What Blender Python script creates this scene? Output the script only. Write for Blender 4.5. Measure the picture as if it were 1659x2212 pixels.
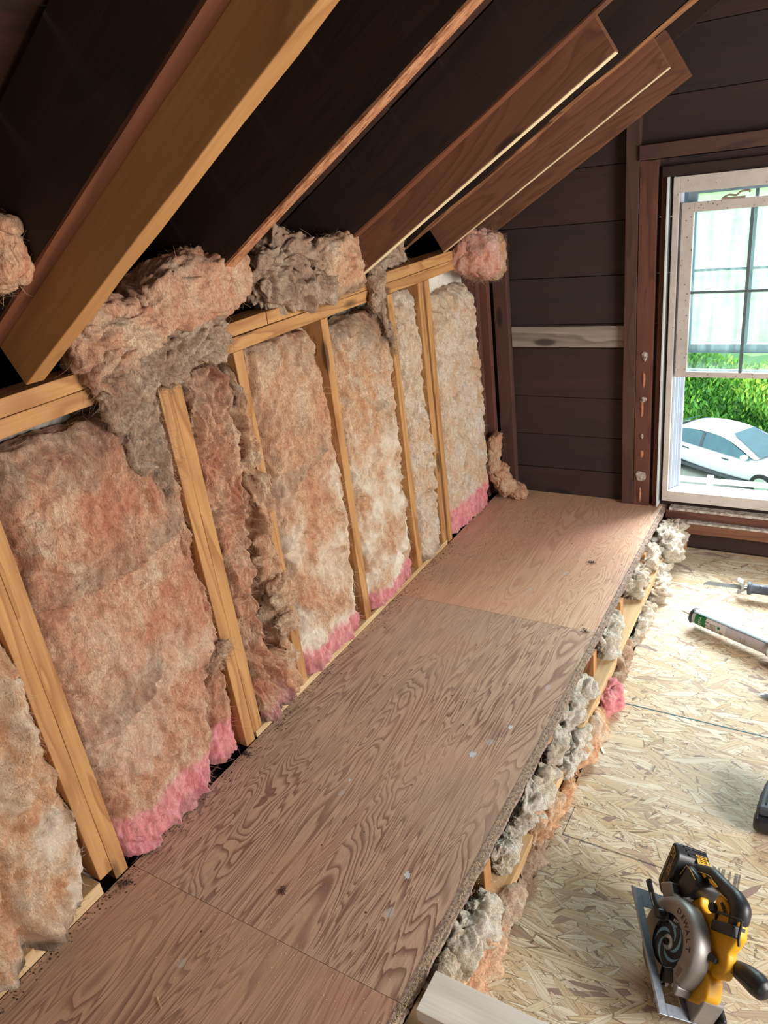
import bpy, bmesh, math, random
import numpy as np
from mathutils import Vector, Matrix, Euler
for o in list(bpy.data.objects): bpy.data.objects.remove(o)
SC = bpy.context.scene
COL = SC.collection
PI = math.pi
SLOPE = 0.542                      # roof pitch in radians
TS = math.tan(SLOPE)

# ------------------------------------------------------------------ camera
cam = bpy.data.cameras.new('camera'); co = bpy.data.objects.new('camera', cam); COL.objects.link(co)
cam.sensor_fit = 'HORIZONTAL'; cam.sensor_width = 36.0; cam.lens = 1597.94/1659*36.0
cam.clip_start = 0.02; cam.clip_end = 400
_R = ((0.85696, 0.50144, -0.11904), (0.11469, -0.41073, -0.90451), (-0.50245, 0.76148, -0.40949))
_X = Vector(_R[0]); _Y = -Vector(_R[1]); _Z = -Vector(_R[2])
m = Matrix((_X, _Y, _Z)).transposed().to_4x4(); m.translation = (1.38899, -3.19855, 1.70226)
co.matrix_world = m
SC.camera = co

# ------------------------------------------------------------------ view, world, lights
SC.view_settings.view_transform = 'Standard'; SC.view_settings.look = 'None'
SC.view_settings.gamma = 1.0; SC.view_settings.use_curve_mapping = False
SC.view_settings.exposure = 1.0
w = bpy.data.worlds.new('sky'); SC.world = w; w.use_nodes = True
bg = w.node_tree.nodes['Background']
bg.inputs['Color'].default_value = (0.80, 0.93, 1.0, 1); bg.inputs['Strength'].default_value = 1.7

def area(name, loc, target, sx, sy, power, color):
    l = bpy.data.lights.new(name, 'AREA'); l.shape = 'RECTANGLE'; l.size = sx; l.size_y = sy
    l.energy = power; l.color = color
    o = bpy.data.objects.new(name, l); COL.objects.link(o); o.location = loc
    o.rotation_euler = (Vector(target)-Vector(loc)).to_track_quat('-Z', 'Y').to_euler(); return o
# bright overcast sky seen through the gable window (high outside, above the view)
area('daylight_gable_window', (1.9, 4.3, 4.5), (1.15, 0.0, 0.9), 5.0, 3.6, 1150, (0.86, 0.96, 1.0))
# added fill lamps inside the attic: one from the right, one from behind
area('added_fill_right', (3.55, -1.9, 1.25), (0.4, -1.6, 0.55), 1.3, 1.1, 64, (1.0, 0.97, 0.93))
area('added_fill_rear', (1.6, -5.35, 1.25), (0.8, -2.0, 0.9), 1.0, 1.2, 8, (1.0, 0.93, 0.82))

# ------------------------------------------------------------------ material helpers
class NT:
    def __init__(s, name):
        s.m = bpy.data.materials.new(name); s.m.use_nodes = True
        s.t = s.m.node_tree; s.b = s.t.nodes['Principled BSDF']; s.out = s.t.nodes['Material Output']
    def n(s, typ, **k):
        nd = s.t.nodes.new(typ)
        for a, v in k.items(): setattr(nd, a, v)
        return nd
    def l(s, a, b): s.t.links.new(a, b)
    def coord(s, kind='Object', rand=True):
        tc = s.n('ShaderNodeTexCoord')
        v = tc.outputs[kind]
        if rand:
            oi = s.n('ShaderNodeObjectInfo'); ml = s.n('ShaderNodeMath', operation='MULTIPLY'); ml.inputs[1].default_value = 37.0
            s.l(oi.outputs['Random'], ml.inputs[0])
            ad = s.n('ShaderNodeVectorMath', operation='ADD'); s.l(v, ad.inputs[0]); s.l(ml.outputs[0], ad.inputs[1]); v = ad.outputs[0]
        return v
    def pos(s): return s.n('ShaderNodeNewGeometry').outputs['Position']
    def map(s, v, scale=(1, 1, 1), rot=(0, 0, 0), loc=(0, 0, 0)):
        mp = s.n('ShaderNodeMapping'); s.l(v, mp.inputs['Vector'])
        mp.inputs['Scale'].default_value = scale; mp.inputs['Rotation'].default_value = rot; mp.inputs['Location'].default_value = loc
        return mp.outputs[0]
    def noise(s, v, scale=5, detail=4, rough=.55, dist=0):
        nd = s.n('ShaderNodeTexNoise'); s.l(v, nd.inputs['Vector'])
        nd.inputs['Scale'].default_value = scale; nd.inputs['Detail'].default_value = detail
        nd.inputs['Roughness'].default_value = rough; nd.inputs['Distortion'].default_value = dist
        return nd.outputs['Fac']
    def vor(s, v, scale=5, out='Distance', feature='F1', rnd=1.0):
        nd = s.n('ShaderNodeTexVoronoi', feature=feature); s.l(v, nd.inputs['Vector']); nd.inputs['Scale'].default_value = scale
        nd.inputs['Randomness'].default_value = rnd
        return nd.outputs[out]
    def math(s, op, a, b=None, clamp=False):
        nd = s.n('ShaderNodeMath', operation=op); nd.use_clamp = clamp
        for i, x in enumerate((a, b)):
            if x is None: continue
            if isinstance(x, (int, float)): nd.inputs[i].default_value = x
            else: s.l(x, nd.inputs[i])
        return nd.outputs[0]
    def ramp(s, f, stops, interp='LINEAR'):
        r = s.n('ShaderNodeValToRGB'); r.color_ramp.interpolation = interp; e = r.color_ramp.elements
        while len(e) < len(stops): e.new(0.5)
        for el, (p, c) in zip(e, stops):
            el.position = p; el.color = (c[0], c[1], c[2], 1) if not isinstance(c, (int, float)) else (c, c, c, 1)
        s.l(f, r.inputs[0]); return r.outputs['Color']
    def mix(s, f, a, b, mode='MIX'):
        nd = s.n('ShaderNodeMix', data_type='RGBA', blend_type=mode)
        for sock, x in ((nd.inputs[0], f), (nd.inputs[6], a), (nd.inputs[7], b)):
            if isinstance(x, (int, float)): sock.default_value = x
            elif isinstance(x, tuple): sock.default_value = (x[0], x[1], x[2], 1)
            else: s.l(x, sock)
        return nd.outputs[2]
    def bump(s, h, strength=.3, dist=.01):
        b = s.n('ShaderNodeBump'); b.inputs['Strength'].default_value = strength; b.inputs['Distance'].default_value = dist
        s.l(h, b.inputs['Height']); s.l(b.outputs[0], s.b.inputs['Normal']); return b
    def col(s, c):
        if isinstance(c, tuple): s.b.inputs['Base Color'].default_value = (c[0], c[1], c[2], 1)
        else: s.l(c, s.b.inputs['Base Color'])
    def set(s, **k):
        for a, v in k.items(): s.b.inputs[a.replace('_', ' ')].default_value = v

def srgb(r, g, b):
    f = lambda c: (c/255/12.92) if c/255 <= .04045 else ((c/255+.055)/1.055)**2.4
    return (f(r), f(g), f(b))
def mul(c, k): return (c[0]*k, c[1]*k, c[2]*k)

def wood(name, a, b, rough=.75, rings=9, knots=True, fine=1.0, strength=.25):
    """solid lumber: grain runs along the object's own X axis"""
    s = NT(name); v = s.coord()
    d = s.noise(s.map(v, (0.9, 6, 6)), 1.0, 3, .5, .6)
    band = s.math('FRACT', s.math('MULTIPLY', d, float(rings)))
    band = s.ramp(band, [(0, 0.0), (.55, .35), (.85, 1.0), (1.0, 0.05)])
    fib = s.noise(s.map(v, (6, 160, 160)), 1.0, 4, .6)
    c = s.mix(band, a, b)
    c = s.mix(s.math('MULTIPLY', s.ramp(fib, [(.35, 0.0), (.75, 1.0)]), .45*fine), c, mul(b, .75))
    blot = s.noise(v, 3.5, 3, .6)
    c = s.mix(s.ramp(blot, [(.4, 0.0), (.75, .45)]), c, mul(a, .72))
    if knots:
        k = s.vor(s.map(v, (2.2, 7, 7)), 1.0, 'Distance')
        km = s.ramp(k, [(0.0, 1.0), (.09, .9), (.14, 0.0)])
        c = s.mix(km, c, mul(b, .3))
    s.col(c); s.set(Roughness=rough); s.bump(fib, strength, .002); return s.m

def plain(name, c, rough=.5, metal=0.0, var=.15, scale=30, bump=0.0, c2=None):
    s = NT(name); v = s.coord()
    f = s.noise(v, scale, 4, .6)
    s.col(s.mix(s.ramp(f, [(.35, 0.0), (.7, 1.0)]), c, c2 if c2 else mul(c, 1-var)))
    s.set(Roughness=rough, Metallic=metal)
    if bump: s.bump(f, bump, .001)
    return s.m

M = {}
M['new_wood'] = wood('new_framing_lumber', srgb(200, 150, 94), srgb(160, 108, 62))
M['amber_wood'] = wood('amber_lumber', srgb(190, 140, 84), srgb(164, 110, 60), rings=5, strength=.12)
M['sister_wood'] = wood('sister_board_wood', srgb(132, 86, 60), srgb(104, 64, 44), rings=14, knots=True)
M['old_wood'] = wood('old_rafter_wood', srgb(52, 31, 23), srgb(36, 22, 17), rings=7)
M['brown_wood'] = wood('old_brown_stud_wood', srgb(88, 58, 48), srgb(66, 42, 37), rings=7)
M['red_wood'] = wood('reddish_stud_wood', srgb(108, 64, 48), srgb(80, 46, 38), rings=7)
M['deck'] = wood('roof_deck_wood', srgb(72, 41, 27), srgb(44, 26, 20), rings=6)
M['pale_wood'] = wood('pale_grey_wood', srgb(242, 238, 228), srgb(226, 218, 204), rings=6, strength=.2)
M['plate_wood'] = wood('sole_plate_wood', srgb(218, 186, 142), srgb(190, 150, 102), rings=4)
M['white_board'] = wood('weathered_whitewashed_board', srgb(160, 152, 142), srgb(112, 100, 92), rings=8)
M['orange_wood'] = wood('rough_orange_edge_wood', srgb(205, 150, 96), srgb(160, 100, 60), rings=12, knots=False, strength=.8)
def strand_edge():
    s = NT('strand_lumber_edge'); v = s.coord()
    f = s.noise(s.map(v, (30, 130, 130)), 1.0, 5, .75)
    s.col(s.ramp(f, [(.3, srgb(70, 40, 26)), (.45, srgb(160, 100, 66)), (.6, srgb(205, 150, 110)), (.75, srgb(120, 74, 50))]))
    s.set(Roughness=.9); s.bump(f, .6, .004); return s.m
M['strand'] = strand_edge()
M['bounce_edge'] = wood('floor_bounce_pale_edge', srgb(244, 222, 182), srgb(226, 194, 148), rings=4, knots=False)  # pale tone stands for light bounced up from the floor

def siding():
    s = NT('dark_sheathing_boards'); v = s.pos()
    at = s.n('ShaderNodeAttribute', attribute_name='tone')
    f = s.noise(s.map(v, (1.0, 8, 9)), 1.3, 4, .6, .7)
    g = s.noise(s.map(v, (8, 60, 150)), 1.0, 4, .6)
    c = s.mix(s.ramp(f, [(.35, 0.0), (.65, 1.0)]), srgb(50, 32, 29), srgb(70, 44, 37))
    c = s.mix(s.math('MULTIPLY', g, .6), c, srgb(40, 28, 27))
    c = s.mix(at.outputs['Fac'], c, srgb(38, 30, 30))
    k = s.vor(s.map(v, (2.1, 4, 4.5)), 1.0)
    c = s.mix(s.ramp(k, [(0, 1.0), (.13, .8), (.17, 0.0)]), c, srgb(24, 19, 20))
    s.col(c); s.set(Roughness=.8); s.bump(g, .4, .003); return s.m
M['siding'] = siding()

def plywood(name, light, dark, amount, off, tint, dirtamt):
    s = NT(name); v = s.pos()
    mp = s.map(v, (1, 1, 1), loc=off)
    warp = s.noise(s.map(mp, (7.5, 0.9, 1)), 1.0, 3.5, .5, .8)
    band = s.math('FRACT', s.math('MULTIPLY', warp, 34.0))
    band = s.ramp(band, [(0, 0.0), (.42, .08), (.72, .75), (.9, 1.0), (1.0, 0.0)])
    warp2 = s.noise(s.map(mp, (16.0, 3.6, 1)), 1.0, 2, .5, .3)
    b2 = s.ramp(s.math('FRACT', s.math('MULTIPLY', warp2, 9.0)), [(0, 0.0), (.7, .3), (.92, 1.0), (1, 0.0)])
    area_ = s.ramp(s.noise(mp, 2.2, 2, .5), [(.38, 0.45), (.62, 1.0)])
    f = s.math('MULTIPLY', s.math('MAXIMUM', band, s.math('MULTIPLY', b2, .25)), area_)
    f = s.math('MULTIPLY', f, amount)
    fib = s.noise(s.map(mp, (210, 12, 1)), 1.0, 4, .6)
    c = s.mix(f, light, dark)
    c = s.mix(s.math('MULTIPLY', s.ramp(fib, [(.4, 0.0), (.7, 1.0)]), .35), c, mul(dark, 1.15))
    # warm reddish staining and grey dust worn into the surface
    c = s.mix(s.ramp(s.noise(mp, 2.6, 3, .5, .4), [(.5, 0.0), (.7, .55)]), c, tint)
    c = s.mix(s.ramp(s.noise(s.map(mp, (1, 1, 1), loc=(3, 7, 0)), 3.4, 5, .65), [(.48, 0.0), (.75, dirtamt)]), c, srgb(150, 138, 128))
    # dried paint and filler splashes
    sp = s.vor(s.map(mp, (9, 6, 1)), 1.0, 'Distance'); spc = s.vor(s.map(mp, (9, 6, 1)), 1.0, 'Color')
    spn = s.math('ADD', sp, s.math('MULTIPLY', s.noise(mp, 45, 3, .6), .16))
    msk = s.math('MULTIPLY', s.ramp(spn, [(0, 1.0), (.15, .9), (.175, 0.0)]), s.ramp(spc, [(.40, 0.0), (.44, .55)]))
    c = s.mix(msk, c, srgb(188, 184, 182))
    # crumbs and nail heads
    vd = s.vor(mp, 26, 'Distance'); vdc = s.vor(mp, 26, 'Color')
    c = s.mix(s.math('MULTIPLY', s.ramp(vd, [(0, 1.0), (.07, 1.0), (.1, 0.0)]), s.ramp(vdc, [(.72, 0.0), (.74, .85)])), c, srgb(52, 38, 32))
    vs = s.vor(mp, 90, 'Distance')
    dens = s.ramp(s.noise(mp, 5, 3, .6), [(.5, 0.0), (.66, 1.0)])
    c = s.mix(s.math('MULTIPLY', s.ramp(vs, [(0, 1.0), (.16, 0.0)]), s.math('MULTIPLY', dens, .75)), c, srgb(214, 190, 158))
    s.col(c); s.set(Roughness=.46); s.b.inputs['Specular IOR Level'].default_value = .55
    s.bump(s.math('ADD', fib, s.math('MULTIPLY', band, .8)), .22, .0016); return s.m
M['ply_far'] = plywood('plywood_pinkish_far', srgb(214, 176, 144), srgb(160, 116, 92), .7, (0, 0, 0), srgb(208, 152, 130), .4)
M['ply_mid'] = plywood('plywood_brown_middle', srgb(202, 168, 142), srgb(124, 88, 74), 1.0, (5.3, 2.2, 0), srgb(190, 142, 116), .35)
M['ply_near'] = plywood('plywood_brown_near', srgb(196, 158, 130), srgb(118, 82, 68), 1.0, (9.1, 4.4, 0), srgb(178, 122, 104), .3)
M['ply_edge'] = plain('splintered_plywood_edge', srgb(168, 146, 128), .95, 0, .5, 130, 1.0, srgb(88, 68, 58))

def osb():
    s = NT('oriented_strand_board'); v = s.pos(); v = s.map(v)
    wv = s.n('ShaderNodeTexNoise'); s.l(v, wv.inputs['Vector']); wv.inputs['Scale'].default_value = 9; wv.inputs['Detail'].default_value = 2
    vm = s.n('ShaderNodeVectorMath', operation='SCALE'); s.l(wv.outputs['Color'], vm.inputs[0]); vm.inputs['Scale'].default_value = .009
    va = s.n('ShaderNodeVectorMath', operation='ADD'); s.l(v, va.inputs[0]); s.l(vm.outputs[0], va.inputs[1]); v = va.outputs[0]
    col = hgt = best = None
    for i, (ang, sx, sy) in enumerate([(-.1, 6, 40), (.22, 7, 46), (-.38, 8, 44), (.02, 10, 60), (.6, 11, 56), (-.85, 12, 60), (-.2, 13, 74), (.4, 22, 120)]):
        mp = s.map(s.map(v, (1, 1, 0), rot=(0, 0, ang), loc=(i*3.7, i*1.9, 0)), (sx, sy, 1))
        vo = s.n('ShaderNodeTexVoronoi'); s.l(mp, vo.inputs['Vector']); vo.inputs['Scale'].default_value = 1
        sep = s.n('ShaderNodeSeparateColor'); s.l(vo.outputs['Color'], sep.inputs[0])
        pr = s.math('ADD', sep.outputs[0], 0.0)
        ed = s.n('ShaderNodeTexVoronoi', feature='DISTANCE_TO_EDGE'); s.l(mp, ed.inputs['Vector']); ed.inputs['Scale'].default_value = 1
        edge = s.ramp(ed.outputs['Distance'], [(0, 0.0), (.035, 1.0)])
        gr = s.noise(s.map(mp, (.35, 7, 1)), 1.0, 6, .78, .4)
        cc = s.ramp(sep.outputs[1], [(0, srgb(202, 174, 134)), (.3, srgb(217, 196, 160)), (.62, srgb(228, 216, 191)), (.86, srgb(208, 182, 146)), (.955, srgb(178, 152, 126)), (.985, srgb(146, 118, 108))])
        cc = s.mix(s.ramp(gr, [(.46, 0.0), (.66, .85)]), cc, srgb(134, 104, 74))
        h = s.math('MULTIPLY', s.math('ADD', pr, s.math('MULTIPLY', gr, .25)), 1.0)
        if col is None: col, hgt, best, eg = cc, h, pr, edge
        else:
            mk = s.math('GREATER_THAN', pr, best)
            col = s.mix(mk, col, cc); best = s.math('MAXIMUM', pr, best)
            eg = s.mix(mk, eg, edge)
            hm = s.n('ShaderNodeMix', data_type='FLOAT'); s.l(mk, hm.inputs[0]); s.l(hgt, hm.inputs[2]); s.l(h, hm.inputs[3]); hgt = hm.outputs[0]
    c = s.mix(eg, srgb(104, 78, 54), col)
    c = s.mix(s.ramp(s.noise(s.pos(), 1.8, 3, .5), [(.45, 0.0), (.7, .3)]), c, srgb(190, 186, 178))
    s.col(c); s.set(Roughness=.62); s.b.inputs['Specular IOR Level'].default_value = .3
    s.bump(hgt, .35, .0035); return s.m
M['osb'] = osb()
M['osb_edge'] = plain('strand_board_edge', srgb(196, 150, 96), .9, 0, .4, 90, .5)

def insul(name, a, b, c_, seed=0, streak=(26, 26, 7), k=.86):
    g3 = lambda q: (q[0]*k, q[1]*k*.985, q[2]*k*.97)
    a, b, c_ = g3(a), g3(b), g3(c_)
    s = NT(name); v = s.pos(); v = s.map(v, loc=(seed, seed*1.7, seed*.6))
    n1 = s.noise(v, 7, 5, .62, .8)
    n2 = s.noise(s.map(v, streak), 1.0, 5, .68, 1.2)
    f = s.math('ADD', s.math('MULTIPLY', n1, .6), s.math('MULTIPLY', n2, .4))
    c = s.ramp(f, [(.34, a), (.47, b), (.62, c_)])
    fine = s.noise(s.map(v, (3, 3, 1)), 75, 4, .7, 1.5)
    c = s.mix(s.ramp(fine, [(.36, .75), (.6, 0.0)]), c, mul(a, .6))
    pl = s.n('ShaderNodeAttribute', attribute_name='pale').outputs['Fac']
    c = s.mix(s.math('MULTIPLY', pl, s.ramp(n1, [(.3, .35), (.6, 1.0)])), c, srgb(236, 226, 208))
    pk = s.n('ShaderNodeAttribute', attribute_name='pink').outputs['Fac']
    dt = s.n('ShaderNodeAttribute', attribute_name='dirt').outputs['Fac']
    c = s.mix(pk, c, s.ramp(n2, [(.35, srgb(206, 118, 124)), (.65, srgb(232, 166, 166))]))
    c = s.mix(dt, c, s.ramp(n2, [(.35, srgb(84, 68, 60)), (.65, srgb(160, 138, 118))]))
    s.col(c); s.set(Roughness=1.0); s.b.inputs['Specular IOR Level'].default_value = .05
    s.b.inputs['Subsurface Weight'].default_value = .3; s.b.inputs['Subsurface Radius'].default_value = (1.0, .6, .42); s.b.inputs['Subsurface Scale'].default_value = .010
    s.bump(s.math('ADD', fine, s.math('MULTIPLY', n2, 1.4)), .7, .005); return s.m
SAL, TAN, CRM, WHT = srgb(214, 146, 116), srgb(230, 186, 150), srgb(242, 220, 190), srgb(240, 228, 208)
M['in_pink'] = insul('insulation_salmon', srgb(202, 134, 108), srgb(222, 172, 140), srgb(238, 212, 182), 0)
M['in_tan'] = insul('insulation_tan', SAL, TAN, CRM, 3)
M['in_cream'] = insul('insulation_cream', srgb(216, 152, 116), srgb(232, 190, 150), WHT, 7)
M['in_white'] = insul('insulation_white', srgb(222, 176, 140), srgb(236, 214, 186), srgb(244, 238, 228), 11)
M['in_grey'] = insul('insulation_dusty_grey', srgb(172, 136, 112), srgb(206, 174, 148), srgb(230, 212, 188), 17, (30, 30, 18))
M['in_under'] = insul('insulation_blown_white', srgb(190, 166, 134), srgb(226, 216, 198), srgb(240, 238, 232), 23, (40, 40, 40), .86)

# ------------------------------------------------------------------ geometry helpers
def link(name, me, mat, parent=None):
    o = bpy.data.objects.new(name, me); COL.objects.link(o)
    if mat is not None:
        for mm in (mat if isinstance(mat, (list, tuple)) else [mat]): me.materials.append(mm)
    if parent is not None: o.parent = parent
    return o
def tag(o, label=None, cat=None, group=None, kind=None):
    if label: o['label'] = label
    if cat: o['category'] = cat
    if group: o['group'] = group
    if kind: o['kind'] = kind
    return o
def struct(o): o['kind'] = 'structure'; return o
def empty(name, loc, label, cat, group=None):
    o = bpy.data.objects.new(name, None); COL.objects.link(o); o.location = loc; o.empty_display_size = .05
    return tag(o, label, cat, group)
def bev(o, wd=.0015, seg=2, ang=40):
    b = o.modifiers.new('bevel', 'BEVEL'); b.width = wd; b.segments = seg; b.limit_method = 'ANGLE'; b.angle_limit = math.radians(ang); return o
def smooth(o, ang=40):
    me = o.data
    for p in me.polygons: p.use_smooth = True
    try: me.set_sharp_from_angle(angle=math.radians(ang))
    except Exception: pass
    return o
def box_bm(bm, lo, hi, mat=0):
    lo, hi = [min(a, b) for a, b in zip(lo, hi)], [max(a, b) for a, b in zip(lo, hi)]
    vs = [bm.verts.new((x, y, z)) for x in (lo[0], hi[0]) for y in (lo[1], hi[1]) for z in (lo[2], hi[2])]
    for f in ((0, 1, 3, 2), (4, 6, 7, 5), (0, 4, 5, 1), (2, 3, 7, 6), (0, 2, 6, 4), (1, 5, 7, 3)):
        bm.faces.new([vs[i] for i in f]).material_index = mat
def to_mesh(bm, name):
    bmesh.ops.recalc_face_normals(bm, faces=bm.faces); me = bpy.data.meshes.new(name); bm.to_mesh(me); bm.free(); return me
def boxes(name, lst, mat, parent=None, bevel=.0012):
    """axis-aligned boxes in one mesh with its origin at the first box's base centre"""
    bm = bmesh.new()
    (lo, hi) = lst[0]; c = Vector(((lo[0]+hi[0])/2, (lo[1]+hi[1])/2, min(lo[2], hi[2]))) if parent is None else Vector((0, 0, 0))
    for lo, hi in lst: box_bm(bm, Vector(lo)-c, Vector(hi)-c)
    o = link(name, to_mesh(bm, name), mat, parent); o.location = c
    if bevel: bev(o, bevel)
    return o
def beam(name, p0, p1, wid, hgt, mat, parent=None, up=(0, 0, 1), bevel=.0015, wob=0.0, seed=0):
    """a board from p0 to p1 (its centre line); wid across, hgt along up; local X is the grain"""
    p0, p1 = Vector(p0), Vector(p1); L = (p1-p0).length; x = (p1-p0)/L
    y = Vector(up).cross(x).normalized(); z = x.cross(y)
    bm = bmesh.new(); n = max(1, int(L/.12)) if wob else 1; rnd = random.Random(seed); rings = []
    for i in range(n+1):
        t = L*i/n; a = [rnd.uniform(-wob, wob) for _ in range(8)]
        rings.append([bm.verts.new((t, sy*wid/2+a[k], sz*hgt/2+a[k+4])) for k, (sy, sz) in enumerate(((-1, -1), (1, -1), (1, 1), (-1, 1)))])
    for i in range(n):
        for k in range(4): bm.faces.new((rings[i][k], rings[i][(k+1) % 4], rings[i+1][(k+1) % 4], rings[i+1][k]))
    bm.faces.new(rings[0]); bm.faces.new(rings[-1])
    o = link(name, to_mesh(bm, name), mat, parent)
    mw = Matrix((x, y, z)).transposed().to_4x4(); mw.translation = p0; o.matrix_world = mw
    if parent is not None: o.matrix_local = mw
    if bevel: bev(o, bevel)
    return o
def prism(name, poly, lo, hi, mat, parent=None, axis='y', bevel=.0, seg=2):
    """polygon extruded along an axis: for 'y' the points are (x, z), for 'z' (x, y), for 'x' (y, z)"""
    bm = bmesh.new()
    f = {'y': lambda a, b, h: (a, h, b), 'z': lambda a, b, h: (a, b, h), 'x': lambda a, b, h: (h, a, b)}[axis]
    A = [bm.verts.new(f(a, b, lo)) for a, b in poly]; B = [bm.verts.new(f(a, b, hi)) for a, b in poly]
    bm.faces.new(A); bm.faces.new(B[::-1]); n = len(poly)
    for i in range(n): bm.faces.new((A[i], B[i], B[(i+1) % n], A[(i+1) % n]))
    o = link(name, to_mesh(bm, name), mat, parent)
    if bevel: bev(o, bevel, seg); smooth(o, 50)
    return o
def spline(pts, n):
    P = [Vector(p) for p in pts]; P = [P[0]*2-P[1]]+P+[P[-1]*2-P[-2]]; out = []
    for i in range(1, len(P)-2):
        for k in range(n):
            t = k/n; a, b, c, d = P[i-1:i+3]
            out.append(.5*((2*b)+(c-a)*t+(2*a-5*b+4*c-d)*t*t+(3*b-a-3*c+d)*t**3))
    out.append(P[-2]); return out
def tube_bm(bm, pts, rad, seg=10, sq=1.0, side=(0, 1, 0), mat=0, cap=True):
    """sweep; rad may be a list; sq squashes the section across 'side'"""
    n = len(pts); rings = []
    for i, p in enumerate(pts):
        t = (pts[min(i+1, n-1)]-pts[max(i-1, 0)]).normalized(); s = Vector(side); s = (s-t*s.dot(t))
        if s.length < 1e-4: s = t.orthogonal()
        s.normalize(); u = t.cross(s); r = rad[i] if isinstance(rad, (list, tuple)) else rad
        rings.append([bm.verts.new(p+(s*math.cos(a)*sq+u*math.sin(a))*r) for a in [2*PI*k/seg for k in range(seg)]])
    for i in range(n-1):
        for k in range(seg): bm.faces.new((rings[i][k], rings[i][(k+1) % seg], rings[i+1][(k+1) % seg], rings[i+1][k])).material_index = mat
    if cap: bm.faces.new(rings[0][::-1]).material_index = mat; bm.faces.new(rings[-1]).material_index = mat
def tube(name, pts, rad, mat, parent=None, seg=10, sq=1.0, side=(0, 1, 0), n=0):
    P = spline(pts, n) if n else [Vector(p) for p in pts]
    if n and isinstance(rad, (list, tuple)):
        rr = np.interp(np.linspace(0, len(rad)-1, len(P)), range(len(rad)), rad).tolist()
    else: rr = rad
    bm = bmesh.new(); tube_bm(bm, P, rr, seg, sq, side)
    o = link(name, to_mesh(bm, name), mat, parent); smooth(o, 60); return o
def lathe(name, prof, mat, parent=None, seg=48, a0=0, a1=2*PI, axis='y', centre=(0, 0, 0)):
    """profile of (radius, along-axis) swept about an axis from angle a0 to a1 (angle from +X towards +Z)"""
    bm = bmesh.new(); full = abs(a1-a0-2*PI) < 1e-6; n = seg if full else seg+1; rings = []
    for i in range(n):
        a = a0+(a1-a0)*i/seg; ca, sa = math.cos(a), math.sin(a); r_ = []
        for r, h in prof:
            p = (r*ca, h, r*sa) if axis == 'y' else ((r*ca, r*sa, h) if axis == 'z' else (h, r*ca, r*sa))
            r_.append(bm.verts.new((p[0]+centre[0], p[1]+centre[1], p[2]+centre[2])))
        rings.append(r_)
    for i in range(n if full else n-1):
        A, B = rings[i], rings[(i+1) % n]
        for k in range(len(prof)-1):
            bm.faces.new((A[k], A[k+1], B[k+1], B[k]))
    if not full:
        for r_ in (rings[0], rings[-1]):
            if len(prof) > 2:
                try: bm.faces.new(r_)
                except Exception: pass
    bmesh.ops.remove_doubles(bm, verts=bm.verts, dist=1e-6)
    o = link(name, to_mesh(bm, name), mat, parent); smooth(o, 40); return o
def text(name, body, size, mat, mw, parent=None, ext=.0002, align='CENTER', sx=1.0):
    c = bpy.data.curves.new(name, 'FONT'); c.body = body; c.size = size; c.extrude = ext; c.align_x = align; c.align_y = 'CENTER'
    t = bpy.data.objects.new(name, c); COL.objects.link(t)
    dg = bpy.context.evaluated_depsgraph_get(); me = bpy.data.meshes.new_from_object(t.evaluated_get(dg)); bpy.data.objects.remove(t)
    if not me.materials: me.materials.append(mat)
    else: me.materials[0] = mat
    me.transform(Matrix.Diagonal((sx, 1, 1, 1)))
    o = bpy.data.objects.new(name, me); COL.objects.link(o)
    if parent is not None: o.parent = parent
    o.matrix_local = mw; return o
def frame(o, x, z):
    """matrix: local X along x, local Z (text normal) along z"""
    x = Vector(x).normalized(); z = Vector(z); z = (z-x*z.dot(x)).normalized(); y = z.cross(x)
    mw = Matrix((x, y, z)).transposed().to_4x4(); mw.translation = Vector(o); return mw

# ---- numpy noise for the wool
_rs = np.random.RandomState(5); _perm = _rs.permutation(512); _g = _rs.normal(size=(512, 3)); _g /= np.linalg.norm(_g, axis=1)[:, None]
def pn(P):
    P = np.asarray(P, float); I = np.floor(P).astype(int); F = P-I; U = F*F*F*(F*(F*6-15)+10); r = 0
    for dx in (0, 1):
        for dy in (0, 1):
            for dz in (0, 1):
                h = _perm[(_perm[(_perm[(I[:, 0]+dx) & 511]+I[:, 1]+dy) & 511]+I[:, 2]+dz) & 511]
                d = (_g[h]*(F-np.array((dx, dy, dz)))).sum(1)
                wgt = (U[:, 0] if dx else 1-U[:, 0])*(U[:, 1] if dy else 1-U[:, 1])*(U[:, 2] if dz else 1-U[:, 2])
                r = r+d*wgt
    return r*1.5
def fbm(P, s, octv=4, g=.5):
    r = 0; a = 1
    for i in range(octv): r = r+a*pn(P*s*(2**i)+i*13.7); a *= g
    return r
def billow(P, s, octv=3, g=.5):
    r = 0; a = 1
    for i in range(octv): r = r+a*(np.abs(pn(P*s*(2**i)+i*7.3))*2-.5); a *= g
    return r
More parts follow.
